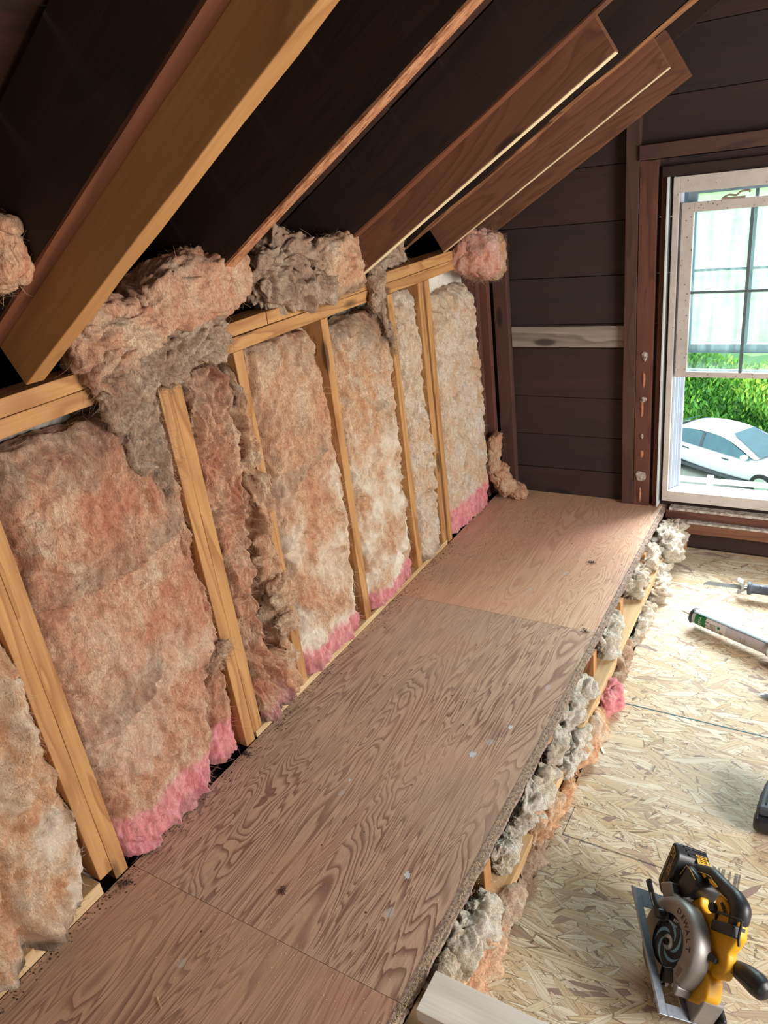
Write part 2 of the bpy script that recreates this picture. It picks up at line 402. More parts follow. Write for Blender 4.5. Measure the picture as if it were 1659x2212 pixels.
def wool(name, V, Fq, N, mat, pink=None, dirt=None, fibres=0, seed=0, parent=None, flen=(.012, .04), fw=.0004, down=.3, origin=None, pale=None):
    """mesh from a vertex array and quads, plus loose curved fibres; pink/dirt are per-vertex 0..1"""
    V = np.asarray(V, float); rs = np.random.RandomState(seed); nv = len(V)
    pink = np.zeros(nv) if pink is None else pink; dirt = np.zeros(nv) if dirt is None else dirt
    pale = np.zeros(nv) if pale is None else pale
    allV = [V]; faces = [tuple(f) for f in Fq]; pk = [pink]; dr = [dirt]; pa = [pale]
    if fibres:
        idx = rs.randint(0, nv, fibres); k = 5
        t = rs.normal(size=(fibres, 3)); n = N[idx]; t -= n*(t*n).sum(1)[:, None]*.75; t[:, 2] -= down
        t /= np.linalg.norm(t, axis=1)[:, None]
        b = rs.normal(size=(fibres, 3))*.8; L = rs.uniform(flen[0], flen[1], fibres)[:, None]
        s = np.cross(t, n+rs.normal(size=(fibres, 3))*.3); s /= np.linalg.norm(s, axis=1)[:, None]+1e-9
        P = V[idx]-n*.001; pts = []
        for j in range(k):
            u = j/(k-1)
            p = P+t*L*u+b*L*u*u*.45+n*L*(.22*math.sin(u*PI)+.02)
            wd = fw*(1-.6*u)
            pts.append(p-s*wd); pts.append(p+s*wd)
        A = np.stack(pts, 1)    # fibres, 2k, 3
        base = nv; allV.append(A.reshape(-1, 3)); pk.append(np.repeat(pink[idx], 2*k)); dr.append(np.repeat(dirt[idx], 2*k)); pa.append(np.repeat(pale[idx], 2*k))
        for i in range(fibres):
            o = base+i*2*k
            for j in range(k-1): faces.append((o+2*j, o+2*j+1, o+2*j+3, o+2*j+2))
    VV = np.concatenate(allV); org = np.array(origin) if origin is not None else np.array((V[:, 0].mean(), V[:, 1].mean(), V[:, 2].min()))
    me = bpy.data.meshes.new(name); me.from_pydata((VV-org).tolist(), [], faces); me.update()
    for nm, arr in (('pink', np.concatenate(pk)), ('dirt', np.concatenate(dr)), ('pale', np.concatenate(pa))):
        at = me.attributes.new(nm, 'FLOAT', 'POINT'); at.data.foreach_set('value', np.clip(arr, 0, 1).astype(np.float32))
    me.polygons.foreach_set('use_smooth', [True]*len(me.polygons))
    o = link(name, me, mat, parent); o.location = org.tolist(); return o
def grid_faces(nu, nv, wrap=False):
    f = []
    for j in range(nv-1):
        for i in range(nu if wrap else nu-1):
            i2 = (i+1) % nu; f.append((j*nu+i, j*nu+i2, (j+1)*nu+i2, (j+1)*nu+i))
    return f
def sstep(a, b, x): t = np.clip((x-a)/(b-a), 0, 1); return t*t*(3-2*t)
def batt(label, left, right, xf, xb, mat, seed, fibres=900, lump=.012, lumps=14, crease=1.0, pinkz=0, top_dirt=.0, bot_dirt=.25, res=.0042, group=None, name='insulation_batt', sag=None, edge=.006, pale=0, seams=()):
    """a wool batt standing in the wall: left/right are lists of (z, y) going up, xf the front face, xb the back"""
    z0, z1 = left[0][0], left[-1][0]; lz, ly = zip(*left); rz, ry = zip(*right)
    nh = int((z1-z0)/res); wmax = max(abs(b-a) for a, b in zip(ly, ry)) if len(ly) == len(ry) else .4
    nw = int(wmax/res)+2; side = 8
    us = np.concatenate([np.zeros(side), np.linspace(0, 1, nw), np.ones(side)])
    xs = np.concatenate([np.linspace(0, 1, side, endpoint=False), np.ones(nw), np.linspace(1, 0, side+1)[1:]])
    nu = len(us); zz = np.linspace(0, 1, nh+16)
    ztop = sstep(0, .02, zz)*(z1-z0)+z0; ztop = z0+(z1-z0)*np.clip((zz*(nh+16)-8)/nh, 0, 1)
    xend = np.clip(np.minimum((np.arange(nh+16)+.0)/3, (nh+15-np.arange(nh+16))/8), 0, 1)
    U, Z = np.meshgrid(us, ztop); X, E = np.meshgrid(xs, xend)
    wz = z1 - z0
    yl = np.interp(Z, lz, ly); yr = np.interp(Z, rz, ry)
    Y = yl+(yr-yl)*U
    rnd = 1-np.abs(2*U-1)**7*.55
    rz_ = 1-np.clip(2*(Z-z0)/wz-1, 0, 1)**14*.5
    Xc = xb+(xf-xb)*X*E*rnd*rz_
    V = np.stack([Xc.ravel(), Y.ravel(), Z.ravel()], 1); S = V+seed*3.1
    wp = V.copy()+seed*3.1; wp[:, 2] *= .55
    d = np.stack([fbm(S+50, 6, 2), fbm(S+90, 6, 2), fbm(S+130, 6, 2)], 1)*.03
    q = wp+d
    front = (X*E).ravel()
    h = billow(q, lumps, 3)*lump*crease + fbm(q, lumps*.45, 2)*lump*.9 + fbm(S, 70, 3)*lump*.13
    cr = np.abs(pn(q*np.array((1, 1, 1.3))*lumps*.32+31)); h -= lump*1.3*np.exp(-(cr/.05)**2)
    w2 = np.stack([fbm(S+210, 11, 2), fbm(S+250, 11, 2), fbm(S+290, 11, 2)], 1)*.035
    for fq, am in ((10, .010), (21, .0065), (42, .0025)):
        rd = np.abs(pn((S+w2)*np.array((fq, fq*1.25, fq*.5))+fq)); h += am*np.exp(-(rd/.13)**2)
    h += fbm(S+w2, 110, 2)*.0012
    for sy0, sz0, sy1, sz1, st in seams:      # upper layers of wool overlapping lower ones
        zs_ = sz0+(sz1-sz0)*(V[:, 1]-sy0)/(sy1-sy0)+fbm(S+400, 9, 3)*.012-.02*np.sin((V[:, 1]-sy0)/(sy1-sy0)*3.1)
        u_ = V[:, 2]-zs_; inr = sstep(sy0-.02, sy0+.02, V[:, 1])*(1-sstep(sy1-.02, sy1+.02, V[:, 1]))
        h = h+inr*(st*sstep(-.002, .006, u_)*(1-sstep(.02, .30, u_))-.006*np.exp(-(u_/.004)**2))
    V[:, 0] += h*front
    ed = fbm(S*np.array((1, 1, 1.0))+7, 16, 4)*edge*1.4
    edgew = (np.abs(2*U-1)**5).ravel()
    V[:, 1] += ed*edgew+fbm(S+3, 9, 3)*.004
    V[:, 2] += fbm(S+11, 14, 4)*.012*(sstep(.85, 1, (V[:, 2]-z0)/wz))+fbm(S+12, 18, 3)*.006*(1-sstep(0, .1, (V[:, 2]-z0)/wz))*.5
    if sag is not None: V = sag(V)
    nz = fbm(S, 9, 4)
    pink = (1-sstep(pinkz-.02, pinkz+.015, V[:, 2]+nz*.03)) if pinkz else np.zeros(len(V))
    dirt = top_dirt*sstep(z1-.14, z1-.01, V[:, 2]+nz*.09)+bot_dirt*(1-sstep(z0+.0, z0+.05, V[:, 2]+nz*.05))+.25*sstep(.3, .9, fbm(S+77, 5, 4))+.6*sstep(.02, .0, -V[:, 0]-.0)*0
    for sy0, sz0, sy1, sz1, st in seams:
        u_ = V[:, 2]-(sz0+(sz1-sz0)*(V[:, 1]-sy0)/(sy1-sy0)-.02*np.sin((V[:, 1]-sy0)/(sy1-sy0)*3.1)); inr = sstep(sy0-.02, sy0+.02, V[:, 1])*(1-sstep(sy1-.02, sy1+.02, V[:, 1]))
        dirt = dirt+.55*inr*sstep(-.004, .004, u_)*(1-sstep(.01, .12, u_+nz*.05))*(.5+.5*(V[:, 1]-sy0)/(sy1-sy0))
    pl = pale*(1-sstep(z0+.25, z0+.75*(z1-z0), V[:, 2]+fbm(S+500, 5, 3)*.3))*sstep(-.35, .45, fbm(S+600, 7, 3))
    N = np.tile(np.array((1., 0, 0)), (len(V), 1))
    o = wool(name, V, grid_faces(nu, nh+16), N, mat, pink, dirt, fibres, seed, down=.4, pale=pl)
    return tag(o, label, 'insulation', group)
def blob_arrays(c, r, pw=2.6, seed=0, amp=.2, freq=3.0, rot=None, nu=150, nv=84):
    """a torn lump: superellipsoid with folded, billowy displacement"""
    a = np.linspace(0, 2*PI, nu, endpoint=False); b = np.linspace(-PI/2+.02, PI/2-.02, nv); A, B = np.meshgrid(a, b)
    D = np.stack([(np.cos(B)*np.cos(A)).ravel(), (np.cos(B)*np.sin(A)).ravel(), np.sin(B).ravel()], 1)
    k = (np.abs(D)**pw).sum(1)**(-1/pw); P = D*k[:, None]
    rr = np.array(r); V = P*rr; N0 = D/rr; N0 /= np.linalg.norm(N0, axis=1)[:, None]; k = freq/3.0; A = amp*min(.055, max(.02, r[1]*.6))
    S = V+seed*5.3+np.array(c); wq = np.stack([fbm(S+20, 14, 2), fbm(S+40, 14, 2), fbm(S+60, 14, 2)], 1)
    V = V+wq*np.minimum(rr, .03)*.32
    q = S+wq*.018
    qa = q*np.array((1.0, .55, 1.15)); h = fbm(qa, 19*k, 3)*A*1.5+fbm(S, 9*k, 2)*A*1.1+fbm(q, 60, 3)*.0028+fbm(q, 150, 2)*.0009
    for fq, am in ((16, .22), (34, .13)):
        rg = np.abs(pn((S+wq*.02)*np.array((fq, fq*.6, fq))+fq)); h += A*am*2*np.exp(-(rg/.15)**2)
    cr = np.abs(pn(q*np.array((1, .7, 1.3))*17+31)); h -= A*1.0*np.exp(-(cr/.08)**2)
    rd = np.abs(pn((S+wq*.03)*np.array((60, 60, 30)))); h += .0022*np.exp(-(rd/.12)**2)
    V = V+N0*h[:, None]; D = N0
    if rot is not None:
        Rm = np.array(Euler(rot).to_matrix()); V = V@Rm.T; D = D@Rm.T
    return V+np.array(c), grid_faces(nu, nv, True), D
def clump(name, label, blobs, mat, seed=0, fibres=1200, dirtf=None, pinkf=None, group=None, flen=(.012, .035), down=.3, cat='insulation', fw=.0004):
    Vs, Fs, Ns, off = [], [], [], 0
    for i, bl in enumerate(blobs):
        V, F, N = blob_arrays(seed=seed+i*1.3, **bl); Vs.append(V); Fs += [tuple(x+off for x in f) for f in F]; Ns.append(N); off += len(V)
    V = np.concatenate(Vs); N = np.concatenate(Ns)
    dirt = dirtf(V) if dirtf else None; pink = pinkf(V) if pinkf else None
    o = wool(name, V, Fs, N, mat, pink, dirt, fibres, int(seed*10)+1, flen=flen, down=down, fw=fw)
    return tag(o, label, cat, group)
def strands(name, mat, curves, wd=.0006, parent=None):
    """a handful of separate hanging fibres as thin tubes"""
    bm = bmesh.new()
    for pts in curves: tube_bm(bm, spline(pts, 6), wd, 4)
    return link(name, to_mesh(bm, name), mat, parent)

# ================================================================== the room
# gable wall sheathing at the back (boards), with the window opening left free
WX0, WX1, WZ0, WZ1 = 0.772, 1.53, 0.225, 1.585
def gable_wall(name, y0, y1, opening, mat):
    bm = bmesh.new(); tone = []
    zs = [-.25, .0, .16, .331, .5, .686, .914, 1.019, 1.219, 1.431, 1.64, 1.85, 2.06, 2.27, 2.48, 2.7, 2.95]
    rnd = random.Random(4)
    for i in range(len(zs)-1):
        za, zb = zs[i]+.0015, zs[i+1]-.0015
        if abs(za-.5-.186) < .01: za, zb = zs[i]+.0015, .914-.0015
        zt = max(za, 1.5)
        xa = max(-.6, (zt-1.72)/TS); xb = min(4.5, 3.9-(zt-1.72)/TS)
        off = rnd.uniform(-.003, .003); t = rnd.random()
        segs = [(xa, xb)]
        if opening and zb > WZ0 and za < WZ1:
            segs = [(xa, WX0), (WX1, xb)]
            if za < WZ0: 
                box_bm(bm, (WX0, y0+off, za), (WX1, y1+off, WZ0)); tone += [t]*8
                za2 = za
            if zb > WZ1:
                box_bm(bm, (WX0, y0+off, WZ1), (WX1, y1+off, zb)); tone += [t]*8
        for a, b in segs:
            if b > a: box_bm(bm, (a, y0+off, za), (b, y1+off, zb)); tone += [t]*8
    me = to_mesh(bm, name); at = me.attributes.new('tone', 'FLOAT', 'POINT'); at.data.foreach_set('value', [x*.7 for x in tone])
    o = link(name, me, mat); return struct(o)
gable_wall('wall_back', .03, .052, True, M['siding'])
M['felt'] = plain('black_building_paper', srgb(30, 27, 27), .95, 0, .3)
def shell(name, lst, mat):
    o = boxes(name, lst, mat, bevel=0); return struct(o)
def felt_strips():
    L = []
    x = -.6
    while x < 4.5:
        xm = min(x, 3.9-x-.06); top = 1.725+TS*xm
        if x+.06 > WX0+.005 and x < WX1-.005: L.append(((x, .054, -.25), (x+.06, .075, WZ0+.02))); L.append(((x, .054, WZ1-.011), (x+.06, .075, top)))
        else: L.append(((x, .054, -.25), (x+.06, .075, top)))
        x += .06
    return L
shell('wall_back', felt_strips(), M['felt'])
shell('wall_left', [((-.112, -5.4, -.25), (-.1, .05, 1.33))], M['white_board'])
gable_wall('wall_front', -5.43, -5.4, False, M['siding'])
shell('wall_right', [((3.78, -5.4, -.05), (3.8, .05, 1.8))], M['siding'])
shell('floor', [((-.7, -5.4, -.27), (3.9, .05, -.25))], M['brown_wood'])
# roof deck of boards running from rafter to rafter
def deck(name, x0, x1, sgn):
    L = 5.55; bm = bmesh.new(); n = int((x1-x0)/math.cos(SLOPE)/.19)+1; rnd = random.Random(8)
    for i in range(n):
        a = i*.19; o_ = rnd.uniform(0, .004)
        box_bm(bm, (0, a+.002, o_), (L, a+.188, o_+.02))
    o = link(name, to_mesh(bm, name), M['deck'])
    x = Vector((0, -1, 0)) if sgn > 0 else Vector((0, 1, 0)); y = Vector((sgn*math.cos(SLOPE), 0, math.sin(SLOPE)))
    z = x.cross(y)
    if z.z < 0: z = -z
    mw = Matrix((x, y, z)).transposed().to_4x4()
    mw.translation = (x0, .08 if sgn > 0 else -5.45, 1.737+TS*x0) if sgn > 0 else (3.9+.75, -5.45, 1.737-TS*.75)
    o.matrix_world = mw; return struct(o)
deck('ceiling', -.75, 1.96, 1)
deck('ceiling', -.75, 1.96, -1)
shell('eave_back', [((-.62, -5.4, 1.0), (-.6, .05, 1.42))], M['felt'])  # black sheet closing the back of the eave
shell('eave_bottom', [((-.6, -5.4, 1.0), (-.11, .05, 1.02))], M['felt'])  # black sheet closing the eave from below, behind the knee wall

# ------------------------------------------------------------------ rafters
c_, s_ = math.cos(SLOPE), math.sin(SLOPE)
def rafter(name, y0, y1, zb, hgt, xa, xb, mat, label, cat='rafter', group=None, wob=.0, seed=0):
    up = Vector((-s_, 0, c_)); mid = up*(hgt/2)
    p0 = Vector((xa, (y0+y1)/2, zb+TS*xa))+mid; p1 = Vector((xb, (y0+y1)/2, zb+TS*xb))+mid
    o = beam(name, p0, p1, abs(y1-y0), hgt, mat, up=(0, 0, 1), wob=wob, seed=seed, bevel=.002)
    return tag(o, label, cat, group)
rafter('roof_rafter', -3.02, -2.98, 1.52, .184, -.6, 1.95, M['old_wood'], 'dark old roof rafter in the top left corner, nearest the camera', seed=1)
R1 = rafter('roof_rafter', -2.373, -2.333, 1.515, .184, -.6, 1.95, M['old_wood'], 'dark old rafter with a reddish lower edge, fixed to the thick honey-coloured board', wob=.0008, seed=2)
rafter('sister_board', -2.332, -2.290, 1.405, .150, .012, 1.9, M['amber_wood'], 'thick honey-coloured lumber sistered to the nearest rafter, its cut end above the top plate', 'board', wob=.0012, seed=3)
ra = rafter('roof_rafter', -1.745, -1.700, 1.52, .184, -.6, 1.95, M['old_wood'], 'dark rafter with a rough speckled orange lower edge, second from the left', wob=.0006, seed=4)
e = beam('rough_lower_edge', Vector((-.55, -1.7225, 1.516-TS*.55)), Vector((1.94, -1.7225, 1.516+TS*1.94)), .0455, .006, M['strand'], bevel=0, wob=.0008, seed=5)
mw = e.matrix_world.copy(); bpy.context.view_layer.update(); e.parent = ra; e.matrix_parent_inverse = ra.matrix_world.inverted()
R3 = rafter('roof_rafter', -1.139, -1.098, 1.52, .184, -.6, 1.95, M['old_wood'], 'dark rafter with brown lower edge, behind the sistered board with the longer pale stripe', wob=.001, seed=6)
M['warm_edge'] = wood('warm_brown_rafter_edge', srgb(128, 74, 44), srgb(96, 54, 34), rings=5, knots=False)
M['split_edge'] = wood('splintered_light_edge', srgb(176, 122, 80), srgb(112, 70, 46), rings=12, knots=False, strength=.9)
def lower_edge(par, y0, y1, zb, mat, wob=.0008, sd=1):
    e = beam('lower_edge', Vector((-.55, (y0+y1)/2, zb-.004-TS*.55)), Vector((1.94, (y0+y1)/2, zb-.004+TS*1.94)), abs(y1-y0)*1.01, .006, mat, bevel=0, wob=wob, seed=sd)
    e.parent = par; e.matrix_parent_inverse = par.matrix_world.inverted()
def pale_edge(par, y0, y1, zb, xa, xb, mat):  # strip that paints the floor bounce onto a board's underside
    e = beam('bounce_edge', Vector((xa, (y0+y1)/2, zb+TS*xa-.001)), Vector((xb, (y0+y1)/2, zb+TS*xb-.001)), abs(y1-y0)*.96, .002, mat, bevel=0)
    e.parent = par; e.matrix_parent_inverse = par.matrix_world.inverted()
sb = rafter('sister_board', -1.097, -1.066, 1.405, .150, .0, .842, M['sister_wood'], 'brown sistered board with lower edge coloured pale as if floor-lit, hanging under the third rafter', 'board', seed=7)
bpy.context.view_layer.update(); pale_edge(sb, -1.097, -1.066, 1.405, .0, .840, M['bounce_edge'])
bpy.context.view_layer.update(); lower_edge(R1, -2.373, -2.333, 1.515, M['warm_edge'], .0008, 41); lower_edge(R3, -1.139, -1.098, 1.52, M['warm_edge'], .001, 42)
R4 = rafter('roof_rafter', -.468, -.428, 1.53, .180, -.6, 1.95, M['old_wood'], 'dark rafter with a splintered light brown lower edge, beside the gable wall', wob=.003, seed=8)
sb = rafter('sister_board', -.427, -.404, 1.405, .150, .0, .835, M['sister_wood'], 'brown sistered board with lower edge coloured pale as if floor-lit, the one closest to the gable wall', 'board', seed=9)
bpy.context.view_layer.update(); pale_edge(sb, -.427, -.404, 1.405, .0, .833, M['bounce_edge'])
lower_edge(R4, -.468, -.428, 1.53, M['split_edge'], .003, 43)
rafter('sister_board', -.055, -.020, 1.396, .180, .02, .832, M['sister_wood'], 'wide reddish brown board laid against the gable wall boards, its square end near the window', 'board', seed=10)
rafter('roof_rafter', .0, .026, 1.56, .16, -.5, 1.95, M['old_wood'], 'dark end rafter lying against the gable sheathing', seed=11)
for i, y in enumerate((-3.62, -4.3, -4.95)):
    rafter('roof_rafter', y-.02, y+.02, 1.52, .184, -.6, 1.95, M['old_wood'], 'dark old roof rafter behind the camera', group='rafters behind the camera', seed=20+i)

# ------------------------------------------------------------------ knee wall frame
def member(name, lo, hi, mat, label, cat, axis, group=None, wob=.0006, seed=0):
    lo, hi = Vector(lo), Vector(hi); c = (lo+hi)/2; d = hi-lo
    a = 'xyz'.index(axis); p0 = c.copy(); p1 = c.copy(); p0[a] = lo[a]; p1[a] = hi[a]
    up = {'x': (0, 0, 1), 'y': (0, 0, 1), 'z': (1, 0, 0)}[axis]
    hgt = {'x': d.z, 'y': d.z, 'z': d.x}[axis]; wid = {'x': d.y, 'y': d.x, 'z': d.y}[axis]
    return tag(beam(name, p0, p1, wid, hgt, mat, up=up, wob=wob, seed=seed, bevel=.0018), label, cat, group)
member('top_plate', (-.089, -3.6, 1.326), (0, -.03, 1.363), M['new_wood'], 'lower of the two long yellow top plates along the knee wall', 'wall plate', 'y', wob=.0008, seed=1)
member('top_plate', (-.089, -1.555, 1.3645), (.001, -.03, 1.401), M['new_wood'], 'upper top plate along the far half of the knee wall', 'wall plate', 'y', wob=.0008, seed=2)
member('top_plate', (-.089, -3.6, 1.3645), (-.001, -1.557, 1.401), M['new_wood'], 'upper top plate at the near left, under the torn insulation', 'wall plate', 'y', wob=.0008, seed=3)
member('sole_plate', (-.089, -5.3, .2), (.002, -2.548, .239), M['plate_wood'], 'pale sole plate at the bottom left, between plywood and wool', 'wall plate', 'y', wob=.001, seed=4)
member('sole_plate', (-.089, -1.955, .2), (.002, -.62, .222), M['plate_wood'], 'thin pale sole plate under the studs in the far half of the knee wall', 'wall plate', 'y', seed=5)
studs = [(-2.545, -2.507, .239, 'left of the doubled pair nearest the camera', 'new_wood'), (-2.506, -2.468, .2, 'right stud of the doubled pair nearest the camera', 'new_wood'),
 (-2.0, -1.962, .2, 'left stud of the second doubled pair', 'new_wood'), (-1.961, -1.922, .222, 'right stud of the second doubled pair', 'new_wood'),
 (-1.718, -1.68, .222, 'single stud just right of the crumpled wool folds', 'new_wood'), (-1.305, -1.267, .222, 'single stud between the two widest pale wool batts', 'new_wood'),
 (-.893, -.855, .222, 'slim stud left of the narrow whitish wool batt', 'new_wood'), (-.66, -.622, .222, 'left one of the far pair, right of the narrow batt', 'new_wood'),
 (-.605, -.568, .2, 'right one of the far pair, beside the last batt', 'new_wood')]
for i, (a, b, z, t, mt) in enumerate(studs):
    member('wall_stud', (-.088, a, z), (-.001 if i % 2 else 0, b, 1.325), M[mt], 'yellow pine knee wall stud, '+t, 'stud', 'z', seed=30+i)
member('wall_stud', (-.088, -.1, .2), (-.02, -.065, 1.325), M['red_wood'], 'brown end stud of the knee wall beside the last wool batt', 'stud', 'z', seed=50)
member('wall_stud', (-.06, -.055, .2), (.012, -.02, 1.32), M['red_wood'], 'reddish corner stud where knee wall meets gable wall', 'stud', 'z', seed=51)
member('wall_stud', (.022, -.012, .2), (.088, .028, 1.42), M['brown_wood'], 'dark brown stud on the gable wall in the left corner', 'stud', 'z', seed=52)
tag(boxes('backing_board', [((-.098, -.57, 1.14), (-.086, -.1, 1.325))], M['pale_wood']), 'pale board visible above the last wool batt, under the top plate', 'board')

# ------------------------------------------------------------------ gable wall framing
member('wall_stud', (.602, -.01, .201), (.652, .029, 2.02), M['brown_wood'], 'tall dark brown gable stud, left one of the pair beside the window', 'stud', 'z', seed=60, wob=.001)
member('wall_stud', (.6535, -.008, .201), (.722, .029, 1.64), M['red_wood'], 'reddish brown trimmer stud with torn paper scraps, next to the window', 'stud', 'z', seed=61, wob=.001)
member('window_trim', (.735, .0, .201), (.752, .029, 1.575), M['red_wood'], 'thin red-brown strip between trimmer stud and white window jamb', 'trim', 'z', seed=62)
member('window_header', (.6535, -.02, 1.643), (1.75, .029, 1.695), M['brown_wood'], 'dark horizontal header board above the window', 'header', 'x', seed=63, wob=.001)
member('window_trim', (.735, .0, 1.5735), (1.6, .029, 1.612), M['old_wood'], 'dark strip directly above the window frame', 'trim', 'x', seed=64)
tag(beam('whitewashed_board', (.09, .024, .966), (.601, .024, .966), .012, .092, M['white_board'], wob=.001, seed=65), 'greyish white painted board among the dark gable boards', 'board')
member('window_sill_board', (.80, -.02, .158), (1.75, .03, .196), M['red_wood'], 'rough red-brown board directly under the window sill', 'board', 'x', seed=66, wob=.002)
member('window_sill_board', (.83, -.035, .098), (1.75, .03, .145), M['sister_wood'], 'lower brown board under the window with a dusty white top', 'board', 'x', seed=67, wob=.002)
M['dust'] = plain('plaster_dust_crust', srgb(206, 200, 190), .95, 0, .4, 60, .8, srgb(120, 96, 80))
tag(boxes('plaster_crust', [((.815, -.022, .197), (1.75, .02, .209))], M['dust']), 'white dusty crust of plaster on the ledge below the window', 'plaster')
tag(boxes('plaster_crust', [((.835, -.037, .1455), (1.75, .02, .155))], M['dust']), 'thin white plaster crust on the lower brown board under the window', 'plaster')
member('wall_block', (.842, -.01, .0), (.892, .029, .098), M['amber_wood'], 'short yellow wood block under the window beside the white wool', 'block', 'z', seed=68)
member('wall_stud', (1.56, -.01, .2), (1.60, .029, 1.58), M['brown_wood'], 'dark stud beyond the right side of the window', 'stud', 'z', seed=69)

# torn scraps of paper and plaster on the trimmer
M['scrap'] = plain('torn_paper_scraps', srgb(196, 186, 176), .9, 0, .5, 80, .5, srgb(120, 90, 74))
M['scar'] = wood('torn_light_wood', srgb(190, 130, 98), srgb(150, 92, 66), knots=False)
rnd = random.Random(3)
for i, (x, z, wd, hh, mt, lb) in enumerate([(.690, .89, .030, .045, 'scrap', 'highest white torn paper scrap on the trimmer stud beside the window'), (.688, .79, .014, .075, 'scar', 'light torn wood strip on the trimmer, under the top paper scrap'),
    (.684, .66, .016, .09, 'scar', 'long light torn wood scar halfway down the trimmer stud'), (.688, .70, .03, .03, 'scrap', 'small grey paper scrap at mid height of the trimmer'),
    (.687, .535, .014, .025, 'scrap', 'tiny pale scrap on the trimmer below the long wood scar'), (.686, .45, .018, .04, 'scar', 'short pinkish torn wood patch on the lower trimmer'),
    (.686, .345, .052, .055, 'scrap', 'large crumpled white plaster scrap near the foot of the trimmer'), (.684, .255, .014, .085, 'scar', 'light wood sliver at the foot of the trimmer')]):
    bm = bmesh.new(); n = 9; ring = []
    V = []
    for k in range(n):
        a = 2*PI*k/n; r = rnd.uniform(.35, .55); V.append((x+math.cos(a)*r*wd, z+math.sin(a)*r*hh))
    c = bm.verts.new((x, -.0125-rnd.uniform(.003, .008)*(1 if mt == 'scrap' else .3), z))
    F = [bm.verts.new((a, -.0085-rnd.uniform(0, .006)*(1 if mt == 'scrap' else .1), b)) for a, b in V]; B = [bm.verts.new((a, -.0082+.002, b)) for a, b in V]
    for k in range(n): bm.faces.new((c, F[k], F[(k+1) % n])); bm.faces.new((F[k], B[k], B[(k+1) % n], F[(k+1) % n]))
    bm.faces.new(B[::-1])
    bmesh.ops.translate(bm, verts=bm.verts, vec=(-x, 0, -z))
    o = link('paper_scrap' if mt == 'scrap' else 'wood_scar', to_mesh(bm, 'scrap'), M[mt]); o.location = (x, 0, z); tag(o, lb, 'scrap')

# ------------------------------------------------------------------ window
M['frame_grey'] = plain('dirty_vinyl_frame', srgb(206, 198, 192), .5, 0, .5, 22, .1, srgb(176, 168, 162))
def speck(base, name):
    s = NT(name); v = s.coord(rand=False); f = s.noise(v, 14, 4, .6); c = s.mix(s.ramp(f, [(.4, 0.0), (.75, .6)]), base, mul(base, .6))
    k = s.vor(v, 60); kc = s.vor(v, 60, 'Color')
    c = s.mix(s.math('MULTIPLY', s.ramp(k, [(0, 1.0), (.12, 1.0), (.2, 0.0)]), s.ramp(kc, [(.6, 0.0), (.62, .8)])), c, srgb(92, 66, 50))
    s.col(c); s.set(Roughness=.45); return s.m
M['frame_grey'] = speck(srgb(204, 196, 190), 'fly_specked_window_frame')
M['track'] = plain('pale_blue_vinyl_track', srgb(206, 218, 236), .35, 0, .12, 8)
M['jamb_white'] = plain('white_jamb_strip', srgb(214, 222, 222), .5, 0, .2, 20)
M['muntin'] = plain('grey_muntin_bar', srgb(96, 112, 116), .5, 0, .2, 50)
def glass():
    m_ = bpy.data.materials.new('dusty_window_glass'); m_.use_nodes = True; t = m_.node_tree; t.nodes.clear()
    out = t.nodes.new('ShaderNodeOutputMaterial'); tr = t.nodes.new('ShaderNodeBsdfTransparent'); tr.inputs[0].default_value = (.93, .985, .975, 1)
    gl = t.nodes.new('ShaderNodeBsdfGlossy'); gl.inputs['Roughness'].default_value = .02
    df = t.nodes.new('ShaderNodeBsdfTranslucent'); df.inputs[0].default_value = (.86, .95, .94, 1)
    fr = t.nodes.new('ShaderNodeFresnel'); fr.inputs['IOR'].default_value = 1.25
    m1 = t.nodes.new('ShaderNodeMixShader'); t.links.new(fr.outputs[0], m1.inputs[0]); t.links.new(tr.outputs[0], m1.inputs[1]); t.links.new(gl.outputs[0], m1.inputs[2])
    tc = t.nodes.new('ShaderNodeTexCoord'); mp = t.nodes.new('ShaderNodeMapping'); mp.inputs['Scale'].default_value = (30, 1, 3)
    nz = t.nodes.new('ShaderNodeTexNoise'); nz.inputs['Scale'].default_value = 1.2; nz.inputs['Detail'].default_value = 6
    t.links.new(tc.outputs['Object'], mp.inputs[0]); t.links.new(mp.outputs[0], nz.inputs['Vector'])
    rp = t.nodes.new('ShaderNodeMapRange'); rp.inputs['From Min'].default_value = .38; rp.inputs['From Max'].default_value = .75; rp.inputs['To Min'].default_value = .02; rp.inputs['To Max'].default_value = .09
    t.links.new(nz.outputs['Fac'], rp.inputs[0])
    m2 = t.nodes.new('ShaderNodeMixShader'); t.links.new(rp.outputs[0], m2.inputs[0]); t.links.new(m1.outputs[0], m2.inputs[1]); t.links.new(df.outputs[0], m2.inputs[2])
    t.links.new(m2.outputs[0], out.inputs[0]); return m_
M['glass'] = glass()
win = empty('window_1', (1.15, .03, .21), None, None); win['kind'] = 'structure'
def wpart(name, lst, mat, parent=win, bevel=.0015):
    bm = bmesh.new()
    off = Vector(win.location)
    for lo, hi in lst: box_bm(bm, Vector(lo)-off, Vector(hi)-off)
    return bev(link(name, to_mesh(bm, name), mat, parent), bevel)
wpart('jamb_strip', [((.757, -.018, .205), (.765, .03, 1.575))], M['jamb_white'])
wpart('window_frame', [((.780, -.012, .236), (.803, .09, 1.572)), ((.803, -.012, 1.515), (1.5, .09, 1.572)), ((1.5, -.012, .236), (1.525, .09, 1.572)), ((.803, -.012, .236), (1.5, .09, .285))], M['frame_grey'])
